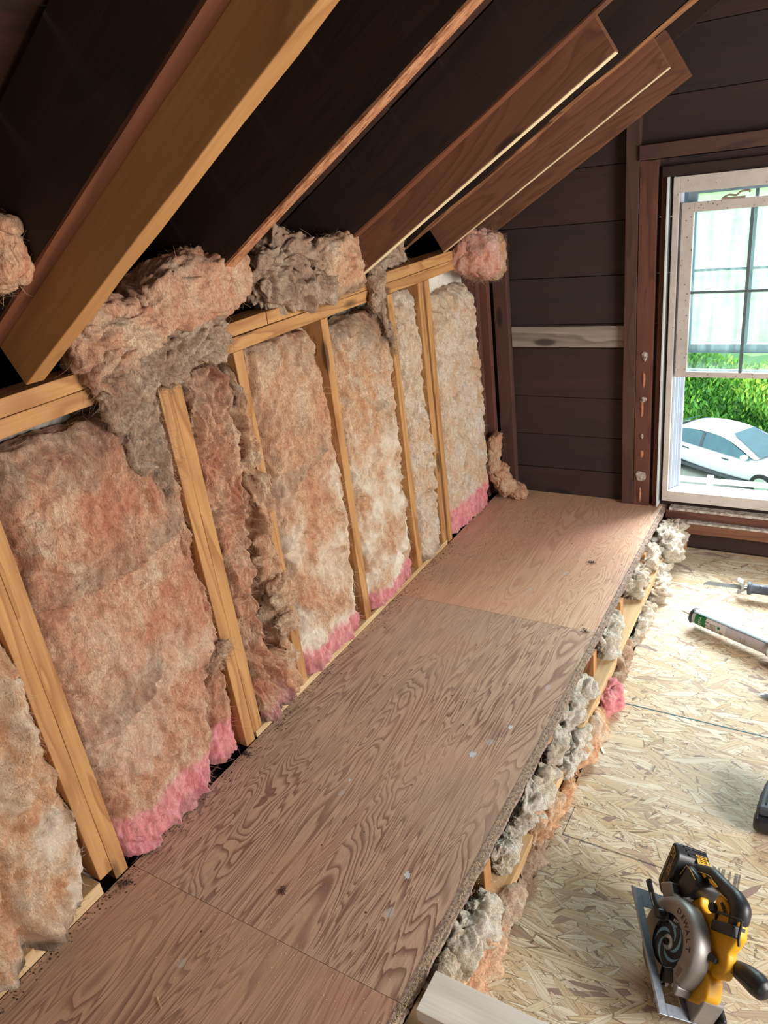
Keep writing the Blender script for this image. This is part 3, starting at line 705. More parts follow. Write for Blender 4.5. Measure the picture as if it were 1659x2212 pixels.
wpart('window_track', [((.8035, .015, .285), (.812, .085, 1.515)), ((.812, .030, .285), (.822, .036, .81)), ((.812, .046, .285), (.828, .050, .81)), ((.812, .062, .285), (.838, .085, 1.515)), ((1.49, .015, .285), (1.4995, .085, 1.515))], M['track'], bevel=.001)
M['upper_sash_vinyl'] = plain('blue_grey_upper_sash', srgb(128, 150, 164), .5, 0, .25, 20)
def sash(name, x0, x1, z0, z1, y0, y1, st, rt, rb, mx, mz, mun, mat):
    f = wpart(name, [((x0, y0, z0), (x0+st, y1, z1)), ((x1-st, y0, z0), (x1, y1, z1)), ((x0+st, y0, z1-rt), (x1-st, y1, z1)), ((x0+st, y0, z0), (x1-st, y1, z0+rb))], mat)
    ym = (y0+y1)/2
    g = wpart('window_glass', [((x0+st, ym-.001, z0+rb), (x1-st, ym+.001, z1-rt))], M['glass'], f, 0)
    L = [((x-.006, ym-.006, z0+rb), (x+.006, ym+.006, z1-rt)) for x in mx]+[((x0+st, ym-.0055, z-.005), (x1-st, ym+.0055, z+.005)) for z in mz]
    wpart('muntin_bar', L, mun, f, .001); return f
sash('lower_sash', .8125, 1.485, .803, 1.478, -.006, .018, .044, .036, .022, [1.058, 1.262], [1.143], M['muntin'], M['frame_grey'])
wpart('lower_glazing_rim', [((.857, .0185, .825), (1.44, .024, .832))], M['track'])
sash('upper_sash', .826, 1.488, .895, 1.515, .032, .054, .036, .012, .036, [1.065, 1.27], [1.222], M['muntin'], M['upper_sash_vinyl'])
wpart('window_screen_rail', [((.84, .066, .895), (1.488, .074, .912))], M['muntin'])
M['paint'] = plain('flaking_paint_latch', srgb(168, 152, 128), .8, 0, .4, 90, .5)
bm = bmesh.new(); tube_bm(bm, spline([(.955, .0, 1.484), (.975, -.002, 1.492), (1.0, -.003, 1.489), (1.015, -.002, 1.500), (1.04, -.001, 1.502), (1.045, 0, 1.495)], 5), [.004]*26, 6)
box_bm(bm, (.95, -.008, 1.479), (1.03, .01, 1.484))
bmesh.ops.translate(bm, verts=bm.verts, vec=-Vector(win.location)); link('sash_latch', to_mesh(bm, 'sash_latch'), M['paint'], win)

# unseen window frames, added to go with the two fill lamps
def side_window(name, lo, hi):
    lo, hi = Vector(lo), Vector(hi); t = .06
    ax = 0 if abs(hi.x-lo.x) < .1 else 1; h = 1-ax
    a, b = lo.copy(), hi.copy(); L = []
    for k in (0, 1):
        p, q = lo.copy(), hi.copy()
        if k == 0: q[h] = lo[h]+t
        else: p[h] = hi[h]-t
        L.append((p, q))
    p, q = lo.copy(), hi.copy(); q.z = lo.z+t; L.append((p, q)); p, q = lo.copy(), hi.copy(); p.z = hi.z-t; L.append((p, q))
    p, q = lo.copy(), hi.copy(); p.z = (lo.z+hi.z)/2-.02; q.z = p.z+.04; L.append((p, q))
    return struct(boxes(name, L, M['frame_grey']))
side_window('added_frame_right', (3.70, -2.6, .7), (3.74, -1.2, 1.8))
side_window('added_frame_rear', (1.05, -5.39, .6), (2.15, -5.36, 1.9))

# ------------------------------------------------------------------ bench deck (plywood)
def sheet(label, y0, y1, mat, x0=.0025, x1=.787, seed=0, edge=True):
    """a plywood sheet on the low platform; ragged outer edge"""
    rnd = random.Random(seed); n = int((y1-y0)/.02); R = []
    for i in range(n+1):
        y = y0+(y1-y0)*i/n; R.append((x1+math.sin(y*3)*.002+rnd.uniform(-.002, .002), y))
    poly = [(x0, y0)]+R+[(x0, y1)]
    poly = [(x0, y0)]+R+[(x0, y1)]
    o = prism('plywood_sheet', poly, .182, .2, mat, axis='z'); tag(o, label, 'plywood')
    if edge:
        bm = bmesh.new(); m_ = int((y1-y0)/.006); prev = None
        wid = lambda y: .019 if y > -1.32 else max(.008, .019+(y+1.32)*.012)
        for i in range(m_+1):
            y = y0+(y1-y0)*i/m_; xi = x1-.006+math.sin(y*3)*.002; xo = .800+math.sin(y*3)*.002+.0016*math.sin(y*57)+rnd.uniform(-.0006, .0006)+(rnd.uniform(0, .004) if rnd.random() < .08 else 0)
            if y < -1.4: xo += 0.004
            zt = .1992+.0006*math.sin(y*91)+rnd.uniform(-.0005, .0002); row = [bm.verts.new((xi, y, .2003)), bm.verts.new((xi+.004, y, .2004)), bm.verts.new(((xi+xo)/2, y, zt)), bm.verts.new((xo, y, zt-.0015+rnd.uniform(-.0004, .0004))), bm.verts.new((xo+rnd.uniform(-.001, .001), y, .191)), bm.verts.new((xo-.001, y, .183)), bm.verts.new((xi, y, .183))]
            if prev:
                for k in range(6): bm.faces.new((prev[k], prev[k+1], row[k+1], row[k]))
            prev = row
        link('splintered_edge', to_mesh(bm, 'splintered_edge'), M['ply_edge'], o)
    return o
sheet('pinkish plywood sheet at the far end of the low platform, reaching the gable wall', -1.0695, .028, M['ply_far'], seed=1)
sheet('brown plywood sheet with bold wavy grain in the middle of the platform', -2.4565, -1.0705, M['ply_mid'], seed=2)
sheet('brown plywood sheet closest to the camera, at the bottom of the picture', -4.9, -2.4575, M['ply_near'], seed=3)
# platform frame: plate and blocks seen in the gap
member('platform_plate', (.772, -4.9, .064), (.848, .02, .098), M['plate_wood'], 'long rough orange plate lying in the gap under the plywood edge', 'plate', 'y', wob=.002, seed=70)
for i, (y, lb) in enumerate([(-.42, 'under the far plywood edge, farthest block'), (-.806, 'under the far plywood sheet, in the widest dark opening'), (-1.155, 'just above the pink wool tuft'), (-2.07, 'beside the sawdusty wool, nearest block'), (-1.6, 'half hidden by wool in the middle of the gap'), (-2.9, 'beyond the pale plank at the bottom')]):
    member('support_block', (.765, y-.019, .0985), (.806, y+.019, .1815), M['new_wood'] if i != 2 else M['orange_wood'], 'short upright wood block '+lb, 'block', 'z', seed=80+i)
shell('trim_1', [((.70, -5.3, -.25), (.715, .02, .181))], M['old_wood'])
for i, y in enumerate((-.2, -.61, -1.02, -1.43, -1.84, -2.25, -2.66)):
    member('floor_joist', (.72, y-.02, -.2), (1.6, y+.02, -.02), M['brown_wood'], 'floor joist under the strand board, at the gap', 'joist', 'x', group='floor joists under the strand board', seed=90+i)
tag(beam('pale_plank', (.822, -2.415, .192), (1.75, -2.415, .192), .088, .018*2, M['pale_wood'], wob=.0008, seed=99), 'pale grey lumber plank lying across the gap at the bottom of the picture', 'plank')

# ------------------------------------------------------------------ strand board floor
def osb_sheet(label, x0, x1, y0, y1):
    o = boxes('strand_board_sheet', [((x0, y0, -.018), (x1, y1, 0))], M['osb'], bevel=.001); return tag(o, label, 'floor board')
M['chalk'] = plain('teal_chalk_line', srgb(44, 112, 128), .9, 0, .3, 60)
def ink():
    s = NT('faded_stamp_ink'); s.col(srgb(96, 112, 128)); s.set(Roughness=.8)
    f = s.noise(s.pos(), 70, 4, .7); a = s.ramp(f, [(.42, 0.0), (.64, .28)]); s.l(a, s.b.inputs['Alpha']); return s.m
M['ink'] = ink()
far = osb_sheet('far strand board sheet, from the window wall to the teal line', .863, 3.5, -1.1535, .02)
mid = osb_sheet('middle strand board sheet with faded printed stamp, under the circular saw', .863, 3.5, -2.375, -1.1555)
osb_sheet('nearest strand board sheet, at and below the bottom edge of the picture', .863, 3.5, -4.8, -2.377)
def rel(o, par): bpy.context.view_layer.update(); o.parent = par; o.matrix_parent_inverse = par.matrix_world.inverted(); return o
rel(boxes('chalk_line', [((.868, -1.158, .0), (3.4, -1.1545, .0006))], M['chalk'], bevel=0), mid)
for i, (a, b) in enumerate([((.885, -1.762, .0), (1.15, -1.757, .0004)), ((.885, -1.645, .0), (1.12, -1.6435, .0004)), ((.886, -1.76, .0), (.889, -1.65, .0004))]):
    rel(boxes('stamp_line', [(a, b)], M['ink'], bevel=0), mid)
for i in range(7):
    x = 1.245+i*.013+(.004 if i % 3 else 0); rel(boxes('stamp_bar', [((x, -1.90, 0), (x+.005+.003*(i % 2), -1.70, .0004))], M['ink'], bevel=0), mid)
for body, x, y, sz in (('CERTIFIED SOURCING', 1.0, -1.712, .021), ('0XX0-0KXX0', .985, -1.678, .017)):
    t = text('stamp_text', body, sz, M['ink'], frame((x, y, .0004), (-1, -.02, 0), (0, 0, 1)), None, .0001, sx=1.15); rel(t, mid)

# ================================================================== insulation in the knee wall
G1 = None
batt('thick fluffy salmon wool batt at the left edge, bulging over the sole plate', [(.236, -3.3), (1.31, -3.3)], [(.236, -2.60), (.29, -2.57), (.36, -2.553), (.6, -2.54), (.66, -2.55), (1.0, -2.552), (1.31, -2.55)], .035, -.088, M['in_cream'], 1, 3200, .03, 9, 1.4, bot_dirt=1.0, pale=.5)
batt('wide salmon wool batt with folds and a pink bottom band, nearest the camera', [(.206, -2.455), (.26, -2.463), (.9, -2.461), (1.29, -2.455)], [(.206, -2.13), (.38, -2.095), (.53, -2.075), (.56, -1.985), (.74, -1.995), (.94, -2.03), (1.08, -2.03), (1.29, -2.035)], .014, -.088, M['in_pink'], 2, 2600, .011, 13, 1.0, pinkz=.325, top_dirt=.45, bot_dirt=.35, pale=.25, seams=[(-2.47, .95, -2.03, .965, .016), (-2.47, .57, -2.22, .64, .012)])
batt('narrow reddish strip of wool left of the second stud pair', [(.215, -2.115), (.45, -2.07), (.56, -2.02), (.8, -2.03), (1.3, -2.03)], [(.215, -2.01), (.45, -2.005), (.56, -2.003), (.8, -2.003), (1.3, -2.003)], -.012, -.088, M['in_pink'], 3, 500, .012, 14, 1.0, pinkz=.34, bot_dirt=.6)
batt('crumpled wool batt folded on itself between the second stud pair and the next stud', [(.23, -1.916), (.45, -1.90), (.8, -1.915), (1.30, -1.918)], [(.23, -1.80), (.36, -1.76), (.45, -1.83), (.62, -1.83), (.8, -1.82), (.92, -1.745), (1.10, -1.77), (1.30, -1.73)], .004, -.088, M['in_pink'], 4, 1600, .030, 11, 1.5, pinkz=.27, bot_dirt=.9, edge=.012, top_dirt=.3)
batt('second fold of crumpled wool pushed against the single stud', [(.23, -1.80), (.45, -1.78), (.62, -1.79), (.9, -1.75), (1.29, -1.765)], [(.23, -1.722), (.45, -1.721), (.62, -1.718), (.9, -1.721), (1.29, -1.722)], .014, -.088, M['in_tan'], 5, 1500, .026, 12, 1.4, bot_dirt=1.0, top_dirt=.9, edge=.012)
batt('wide tan wool batt with pink base, third bay of the knee wall', [(.225, -1.674), (.6, -1.655), (1.0, -1.652), (1.31, -1.672)], [(.225, -1.345), (.33, -1.325), (.8, -1.30), (1.0, -1.312), (1.22, -1.335), (1.315, -1.318)], .008, -.088, M['in_tan'], 6, 2200, .014, 11, 1.1, pinkz=.305, top_dirt=.25, pale=.9, seams=[(-1.66, .86, -1.40, .93, .008)])
batt('wide cream wool batt with pink base, fourth bay, right of the single stud', [(.225, -1.262), (.7, -1.25), (1.29, -1.25)], [(.225, -.915), (.6, -.905), (.87, -.896), (1.31, -.897)], .008, -.088, M['in_cream'], 7, 2200, .013, 12, 1.1, pinkz=.30, top_dirt=.6, pale=1.0)
batt('narrow whitish wool batt between slim stud and far stud pair', [(.225, -.85), (.7, -.851), (1.31, -.85)], [(.225, -.68), (.6, -.665), (.9, -.664), (1.305, -.664)], .004, -.088, M['in_white'], 8, 1100, .012, 14, 1.1, bot_dirt=.7, top_dirt=.15)
batt('last whitish wool batt beside the corner, with a pink bottom', [(.205, -.555), (.6, -.562), (1.25, -.562)], [(.205, -.14), (.42, -.108), (.62, -.104), (.95, -.125), (1.235, -.165)], .006, -.088, M['in_white'], 9, 1800, .012, 12, 1.0, pinkz=.335)

# torn wool stuffed above the top plate and hanging from it
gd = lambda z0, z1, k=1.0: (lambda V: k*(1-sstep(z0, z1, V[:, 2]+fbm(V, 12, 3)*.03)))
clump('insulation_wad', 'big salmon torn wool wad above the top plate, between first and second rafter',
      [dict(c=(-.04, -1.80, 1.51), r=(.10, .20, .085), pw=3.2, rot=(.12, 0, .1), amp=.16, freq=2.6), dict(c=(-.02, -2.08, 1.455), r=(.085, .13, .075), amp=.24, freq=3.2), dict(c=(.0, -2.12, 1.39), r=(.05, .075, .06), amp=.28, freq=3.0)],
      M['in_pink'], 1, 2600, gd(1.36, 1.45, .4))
clump('insulation_wad', 'grey dusty wool hanging over the top plate below the big salmon wad',
      [dict(c=(.012, -1.86, 1.385), r=(.035, .12, .055), amp=.28, freq=3.2), dict(c=(.012, -1.99, 1.365), r=(.03, .08, .05), amp=.3, freq=3.0)], M['in_grey'], 2, 1400, lambda V: .2*np.ones(len(V)))
clump('insulation_wisp', 'long thin grey wool wisp hanging down in front of the nearest batt',
      [dict(c=(.026, -2.115, 1.33), r=(.022, .07, .075), amp=.35, freq=2.6), dict(c=(.026, -2.095, 1.24), r=(.014, .05, .09), amp=.4, freq=2.4), dict(c=(.026, -2.075, 1.16), r=(.010, .03, .075), amp=.4, freq=2.4)], M['in_grey'], 3, 2600, lambda V: .12*np.ones(len(V)), flen=(.02, .06), down=1.2, fw=.0003)
clump('insulation_wad', 'lumpy grey wool wad above the top plate, right of the second rafter',
      [dict(c=(-.03, -1.47, 1.475), r=(.07, .10, .085), amp=.32, freq=3.4), dict(c=(-.03, -1.40, 1.54), r=(.07, .09, .06), amp=.34, freq=3.4), dict(c=(.0, -1.34, 1.43), r=(.05, .12, .055), amp=.3, freq=3.2)], M['in_grey'], 4, 1600, lambda V: .2*np.ones(len(V)))
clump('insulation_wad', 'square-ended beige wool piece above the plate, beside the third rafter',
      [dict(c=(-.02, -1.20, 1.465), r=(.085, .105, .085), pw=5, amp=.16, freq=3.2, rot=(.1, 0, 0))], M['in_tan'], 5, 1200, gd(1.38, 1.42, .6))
clump('insulation_wisp', 'small grey wool scrap with a dangling tail under the third rafter',
      [dict(c=(.02, -.985, 1.385), r=(.028, .045, .055), amp=.3, freq=2.8), dict(c=(.018, -1.0, 1.325), r=(.016, .035, .04), amp=.35, freq=2.4), dict(c=(.024, -.965, 1.255), r=(.008, .014, .07), amp=.3, freq=2.4, rot=(.15, 0, 0)), dict(c=(.028, -.94, 1.19), r=(.004, .007, .05), amp=.3, freq=2.4, rot=(.15, 0, 0))], M['in_grey'], 6, 900, lambda V: .2*np.ones(len(V)), down=.8)
clump('insulation_wad', 'grey wool tuft behind the top plate, between third and fourth rafter',
      [dict(c=(-.09, -.80, 1.43), r=(.06, .09, .05), amp=.3, freq=3), dict(c=(-.09, -.70, 1.47), r=(.05, .07, .055), amp=.3, freq=3)], M['in_grey'], 7, 700, lambda V: .2*np.ones(len(V)))
clump('insulation_wad', 'pink and cream wool batt end jutting out in the corner above the top plate',
      [dict(c=(.045, -.19, 1.362), r=(.10, .155, .095), pw=3.6, amp=.10, freq=3.0, rot=(-.25, .1, .15))], M['in_cream'], 8, 2200, gd(1.28, 1.30, .2), lambda V: .35*(1-sstep(-.24, -.18, V[:, 1]+fbm(V, 9, 2)*.04)))
clump('insulation_wad', 'dim orange wool lump in the dark at the upper left edge',
      [dict(c=(.145, -2.422, 1.668), r=(.085, .052, .058), amp=.18, freq=2.6, pw=3)], M['in_tan'], 9, 500)
clump('insulation_wad', 'limp wool tail slumped on the plywood in the far left corner',
      [dict(c=(.02, -.10, .42), r=(.032, .045, .12), amp=.2, freq=2.6, rot=(0, .15, 0)), dict(c=(.05, -.085, .30), r=(.045, .048, .09), amp=.2, freq=2.6, rot=(0, -.45, 0)), dict(c=(.11, -.065, .232), r=(.06, .036, .030), amp=.25, freq=2.6, rot=(0, .45, 0))], M['in_tan'], 10, 1200, lambda V: .15*np.ones(len(V)))
# extra torn flaps on the nearest batt
clump('insulation_wisp', 'grey curled wool flap at the right edge of the nearest batt', [dict(c=(.022, -2.05, .565), r=(.014, .045, .014), amp=.3, freq=2.6, rot=(.35, 0, 0))], M['in_tan'], 11, 900, lambda V: .2*np.ones(len(V)))
clump('insulation_wisp', 'frayed wool tuft sticking out before the single stud', [dict(c=(.02, -1.745, .60), r=(.03, .045, .05), amp=.35, freq=3), dict(c=(.018, -1.76, .50), r=(.028, .04, .045), amp=.35, freq=3)], M['in_tan'], 12, 900, lambda V: .2*np.ones(len(V)))

# wool in the gap under the platform edge
UG = [((.84, -.13, .085), (.055, .16, .085), 'big white wool bulge at the far end of the gap, beside the window wall', 'in_under', 0),
 ((.80, -.36, .135), (.032, .09, .045), 'white wool just before the far bulge, above the orange plate', 'in_under', 0),
 ((.80, -.56, .13), (.03, .11, .045), 'greyish white wool above the plate, beyond the widest opening', 'in_under', 0),
 ((.80, -.96, .13), (.026, .10, .045), 'pale wool wedge between the widest opening and the next block', 'in_under', 0),
 ((.850, -.38, .03), (.032, .12, .055), 'fluffy grey wool spilling below the far end of the orange plate', 'in_under', 0),
 ((.852, -.68, .012), (.02, .16, .05), 'white wool strip between orange plate and strand board, far part', 'in_under', 0),
 ((.850, -.98, .010), (.018, .13, .05), 'tan wool between orange plate and floor, above the pink tuft', 'in_grey', .1),
 ((.862, -1.19, .03), (.022, .085, .045), 'bright pink wool tuft at the left end of the teal line', 'in_pink', -1),
 ((.80, -1.36, .125), (.036, .13, .048), 'dirty white wool bulge under the plywood edge, past the third block', 'in_under', .15),
 ((.854, -1.42, .015), (.018, .14, .06), 'pinkish white wool spilling onto the strand board below the pink tuft', 'in_cream', 0),
 ((.806, -1.58, .12), (.030, .08, .05), 'small wad with pink threads under the plywood edge', 'in_under', .2),
 ((.81, -1.78, .12), (.036, .12, .055), 'sawdust-coated pale wool in the middle of the gap', 'in_under', .05),
 ((.848, -1.66, .0), (.020, .12, .06), 'orange-tan wool sunk in the gap beside the printed stamp', 'in_cream', 0),
 ((.846, -1.90, .0), (.016, .13, .06), 'thin tan wool strip along the plate, left of the saw', 'in_grey', 0),
 ((.81, -1.97, .125), (.028, .06, .04), 'yellowish sawdust-covered wool right before the nearest block', 'in_under', .1),
 ((.815, -2.20, .11), (.034, .11, .06), 'pale sawdusty wool between nearest block and pale plank', 'in_under', .05),
 ((.844, -2.22, .01), (.018, .14, .07), 'orange torn wool strips in the gap beside the pale plank', 'in_tan', 0),
 ((.845, -1.52, .075), (.028, .10, .032), 'thin white wool flap folded over the plate, below the pink threads', 'in_under', 0),
 ((.848, -1.80, .07), (.024, .09, .035), 'cream wool flap lapping over the orange-edged plate', 'in_cream', .1),
 ((.846, -2.10, .06), (.026, .07, .035), 'torn tan wool flap over the plate near the last block', 'in_grey', 0),
 ((.812, -2.33, .12), (.026, .05, .045), 'lumpy cream wool touching the pale plank', 'in_under', .0)]
for i, (c, r, lb, mt, d) in enumerate(UG):
    pf = (lambda V: np.ones(len(V))) if d == -1 else None
    clump('insulation_tuft', lb, [dict(c=c, r=r, amp=.30, freq=3.2, nu=130, nv=80), dict(c=(c[0]+.004, c[1]+r[1]*.35, c[2]-.012), r=(r[0]*.8, r[1]*.5, r[2]*.75), amp=.34, freq=3.2, nu=100, nv=56)], M[mt], 20+i, 1500,
          (lambda V, d=d: max(d, 0)*np.ones(len(V))), pf, flen=(.006, .018))

# ================================================================== outdoors, seen down through the window
def lawn_mat(name, a, b, c_):
    s = NT(name); v = s.pos(); f = s.noise(v, .6, 6, .7); g = s.noise(v, 9, 4, .7)
    c = s.mix(s.ramp(f, [(.35, 0.0), (.65, 1.0)]), a, b); c = s.mix(s.ramp(g, [(.4, 0.0), (.7, .6)]), c, c_); s.col(c); s.set(Roughness=1.0)
    s.b.inputs['Specular IOR Level'].default_value = .1; return s.m
M['lawn'] = lawn_mat('mown_grass', srgb(132, 164, 98), srgb(164, 186, 134), srgb(112, 150, 82))
M['drive'] = plain('pale_gravel_drive', srgb(140, 146, 134), .95, 0, .2, 6)
def terrain(name, xs, ys, zf, mat, label=None):
    bm = bmesh.new(); g = [[bm.verts.new((x, y, zf(x, y))) for x in xs] for y in ys]
    for j in range(len(ys)-1):
        for i in range(len(xs)-1): bm.faces.new((g[j][i], g[j][i+1], g[j+1][i+1], g[j+1][i]))
    o = link(name, to_mesh(bm, name), mat); smooth(o, 80); o['kind'] = 'structure'; return o
rnd = random.Random(12)
def zt(x, y):
    if y < 24: return -7.0
    return -7.0+(y-24)*.05+.12*math.sin(x*.3+y*.21)
terrain('ground', [i*5-70 for i in range(29)], [1.5, 4, 8, 12, 18, 24]+[24+i*5 for i in range(1, 32)], zt, M['lawn'])
terrain('ground', [-14, 0, 14], [16.7, 18.0, 20.6], lambda x, y: -6.985, M['drive'])
M['leaf'] = None
def leafmat():
    s = NT('hedge_leaves'); at = s.n('ShaderNodeAttribute', attribute_name='tone')
    s.col(s.ramp(at.outputs['Fac'], [(0, srgb(38, 92, 24)), (.35, srgb(82, 146, 48)), (.7, srgb(136, 190, 68)), (1, srgb(196, 214, 94))])); s.set(Roughness=.6); return s.m
M['leaf'] = leafmat()
def hedge(name, label, x0, x1, y, z0, h, n, seed, lf=.16):
    rs = np.random.RandomState(seed); V = []; F = []; T = []
    for i in range(n):
        u, v = rs.rand(), rs.rand(); cx = x0+(x1-x0)*u; cz = z0+h*v; top = v**6
        cy = y+.9*top+rs.uniform(-.25, .25)+.35*math.sin(cx*2.1)*math.sin(cz*3+cx)
        cz += .18*math.sin(cx*1.7)*v
        a = rs.uniform(-.9, .9); L = lf*rs.uniform(.6, 1.3); w_ = L*.17; b = len(V)
        dx, dz = math.sin(a), math.cos(a)*rs.choice((-1, 1, 1)); nx, nz = dz, -dx; t = rs.uniform(-.6, .2)*L
        V += [(cx, cy, cz), (cx+dx*L*.5+nx*w_, cy+t*.6-.02, cz+dz*L*.5+nz*w_), (cx+dx*L, cy+t, cz+dz*L), (cx+dx*L*.5-nx*w_, cy+t*.6+.03, cz+dz*L*.5-nz*w_)]
        F.append((b, b+1, b+2, b+3)); tn = min(1, max(0, rs.normal(.5, .22)+.3*math.sin(cx*1.3+cz*1.9))); T += [tn]*4
    # dense inner body
    b = len(V); nx_ = 40
    for i in range(nx_+1):
        x = x0+(x1-x0)*i/nx_
        for yy, zz in ((y+.3, z0), (y+.35, z0+h*.8), (y+.8, z0+h*1.02), (y+2.2, z0+h*1.0), (y+2.4, z0)):
            V.append((x, yy+rs.uniform(-.1, .1), zz+.15*math.sin(x*1.7)+rs.uniform(-.05, .05))); T.append(.12)
    for i in range(nx_):
        for k in range(4): F.append((b+i*5+k, b+i*5+k+1, b+i*5+k+6, b+i*5+k+5))
    c = np.array(((x0+x1)/2, y+1, z0)); me = bpy.data.meshes.new(name); me.from_pydata((np.array(V)-c).tolist(), [], F)
    at = me.attributes.new('tone', 'FLOAT', 'POINT'); at.data.foreach_set('value', np.array(T, dtype=np.float32))
    o = link(name, me, M['leaf']); o.location = c.tolist(); return tag(o, label, 'hedge')
hedge('leafy_hedge', 'bright green leafy hedge behind the white car, seen through the open part of the window', -9, 6, 21.9, -7.0, 1.95, 42000, 1, .21)

M['car_white'] = plain('white_car_paint', srgb(206, 210, 212), .3, 0, .02, 3)
M['car_glass'] = plain('teal_tinted_car_glass', srgb(56, 100, 110), .15, 0, .25, 3)
M['rubber'] = plain('black_rubber', srgb(34, 34, 36), .75, 0, .3, 60)
M['alloy'] = plain('light_alloy_wheel', srgb(190, 196, 200), .35, .6, .1, 20)
M['car_dark'] = plain('dark_plastic_sill', srgb(70, 76, 80), .6, 0, .2, 20)
def car():
    root = empty('car', (-.80, 18.06, -7.0), 'white sedan parked on the gravel below the window, in front of the hedge', 'car')
    L = [(-2.25, .55, .95, .70), (-2.15, .40, 1.02, .82), (-1.6, .30, 1.06, .88), (-1.0, .24, 1.02, .90), (0, .20, .98, .90), (.9, .24, .96, .89), (1.5, .30, .90, .86), (2.05, .36, .78, .80), (2.28, .45, .66, .66)]
    bm = bmesh.new(); R = []
    for x, zb, zt_, w_ in L:
        pts = [(w_*.86, zb), (w_*.98, zb+.12), (w_, (zb+zt_)/2), (w_*.97, zt_-.10), (w_*.88, zt_), (0, zt_+.03)]
        full = [(a, b) for a, b in pts]+[(-a, b) for a, b in pts[:-1][::-1]]
        R.append([bm.verts.new((x, a, b)) for a, b in full])
    for i in range(len(R)-1):
        n = len(R[i])
        for k in range(n): bm.faces.new((R[i][k], R[i][(k+1) % n], R[i+1][(k+1) % n], R[i+1][k]))
    bm.faces.new(R[0]); bm.faces.new(R[-1])
    b = link('body', to_mesh(bm, 'body'), M['car_white'], root); smooth(b, 70); sd = b.modifiers.new('s', 'SUBSURF'); sd.levels = sd.render_levels = 2
    # greenhouse: side glass, roof, screens
    G = [(-2.0, 1.00, .60), (-1.35, 1.34, .62), (-.6, 1.45, .64), (.15, 1.43, .64), (.75, 1.18, .70), (1.15, .97, .76)]
    bm = bmesh.new(); prev = None
    for x, z, w_ in G:
        r_ = [bm.verts.new((x, w_+.02, z-.03)), bm.verts.new((x, w_*.75, z+.02)), bm.verts.new((x, 0, z+.04)), bm.verts.new((x, -w_*.75, z+.02)), bm.verts.new((x, -w_-.02, z-.03))]
        if prev:
            for k in range(4): bm.faces.new((prev[k], prev[k+1], r_[k+1], r_[k]))
        prev = r_
    so = link('roof', to_mesh(bm, 'roof'), M['car_white'], root); smooth(so, 80); m_ = so.modifiers.new('t', 'SOLIDIFY'); m_.thickness = .05; sd = so.modifiers.new('s', 'SUBSURF'); sd.levels = sd.render_levels = 2
    for sg in (-1, 1):
        bm = bmesh.new()
        top = [(-1.95, .99), (-1.5, 1.24), (-.9, 1.36), (-.2, 1.39), (.25, 1.33), (.72, 1.13), (1.02, .97)]
        A = [bm.verts.new((x, sg*(.80-(z-.95)*.30), z)) for x, z in top]; B = [bm.verts.new((x, sg*.86, .95)) for x, z in top]
        for k in range(len(top)-1): bm.faces.new((A[k], A[k+1], B[k+1], B[k]))
        w_ = link('side_window', to_mesh(bm, 'side_window'), M['car_glass'], root)
        bm = bmesh.new(); bm.faces.new([bm.verts.new(q) for q in ((-.50, sg*.865, .955), (-.42, sg*.865, .955), (-.42, sg*.685, 1.375), (-.50, sg*.685, 1.375))]); link('door_pillar', to_mesh(bm, 'door_pillar'), M['car_dark'], root)
        for hx in (-1.0, .25): bm = bmesh.new(); box_bm(bm, (hx, sg*.885, .80), (hx+.20, sg*.915, .83)); link('door_handle', to_mesh(bm, 'door_handle'), M['car_dark'], root)
        bm = bmesh.new(); box_bm(bm, (-1.2, sg*.76, .22), (1.15, sg*.90, .30)); link('sill', to_mesh(bm, 'sill'), M['car_dark'], root)
        for wx in (-1.38, 1.42):
            wh = lathe('wheel', [(0, -.09), (.20, -.09), (.32, -.10), (.33, -.04), (.33, .08), (.32, .10), (.20, .10)], M['rubber'], root, 28, centre=(wx, sg*.80, .33))
            hub = lathe('wheel_rim', [(0, sg*.105), (.06, sg*.12), (.21, sg*.112), (.22, sg*.09)], M['alloy'], wh, 20, centre=(wx, sg*.80, .33))
    bm = bmesh.new(); A = [bm.verts.new(p) for p in ((.22, .44, 1.425), (.22, -.44, 1.425), (1.16, -.62, .985), (1.16, .62, .985))]; bm.faces.new(A)
    link('windscreen', to_mesh(bm, 'windscreen'), M['car_glass'], root).location = (0.03, 0, .035)
    bm = bmesh.new(); A = [bm.verts.new(p) for p in ((-1.35, .5, 1.36), (-1.35, -.5, 1.36), (-2.02, -.58, 1.05), (-2.02, .58, 1.05))]; bm.faces.new(A)
    link('rear_window', to_mesh(bm, 'rear_window'), M['car_glass'], root).location = (-.02, 0, .05)
    bm = bmesh.new(); box_bm(bm, (.85, -1.02, .98), (.98, -.84, 1.10)); bev(link('wing_mirror', to_mesh(bm, 'wing_mirror'), M['car_white'], root), .02)
    root.rotation_euler = (0, 0, -.56); root.scale = (1.06, .91, .91)
car()
M['fence_white'] = plain('white_painted_rail', srgb(236, 244, 240), .5, 0, .05, 5)
fr = empty('rail_fence', (-.1, 12.6, -7.0), 'white rail fence in front of the car, at the bottom of the window view', 'fence')
fr['kind'] = 'structure'; del fr['kind']
for nm, lo, hi in (('fence_post', (-.62, -.05, 0), (-.50, .05, 2.12)), ('fence_post', (-3.2, -.05, 0), (-3.1, .05, 2.12)), ('fence_post', (2.6, -.05, 0), (2.7, .05, 2.12)), ('fence_rail', (-5, -.02, 1.95), (4, .02, 2.06)), ('fence_rail', (-5, -.02, 1.60), (4, .02, 1.70))):
    bm = bmesh.new(); box_bm(bm, lo, hi); link(nm, to_mesh(bm, nm), M['fence_white'], fr)

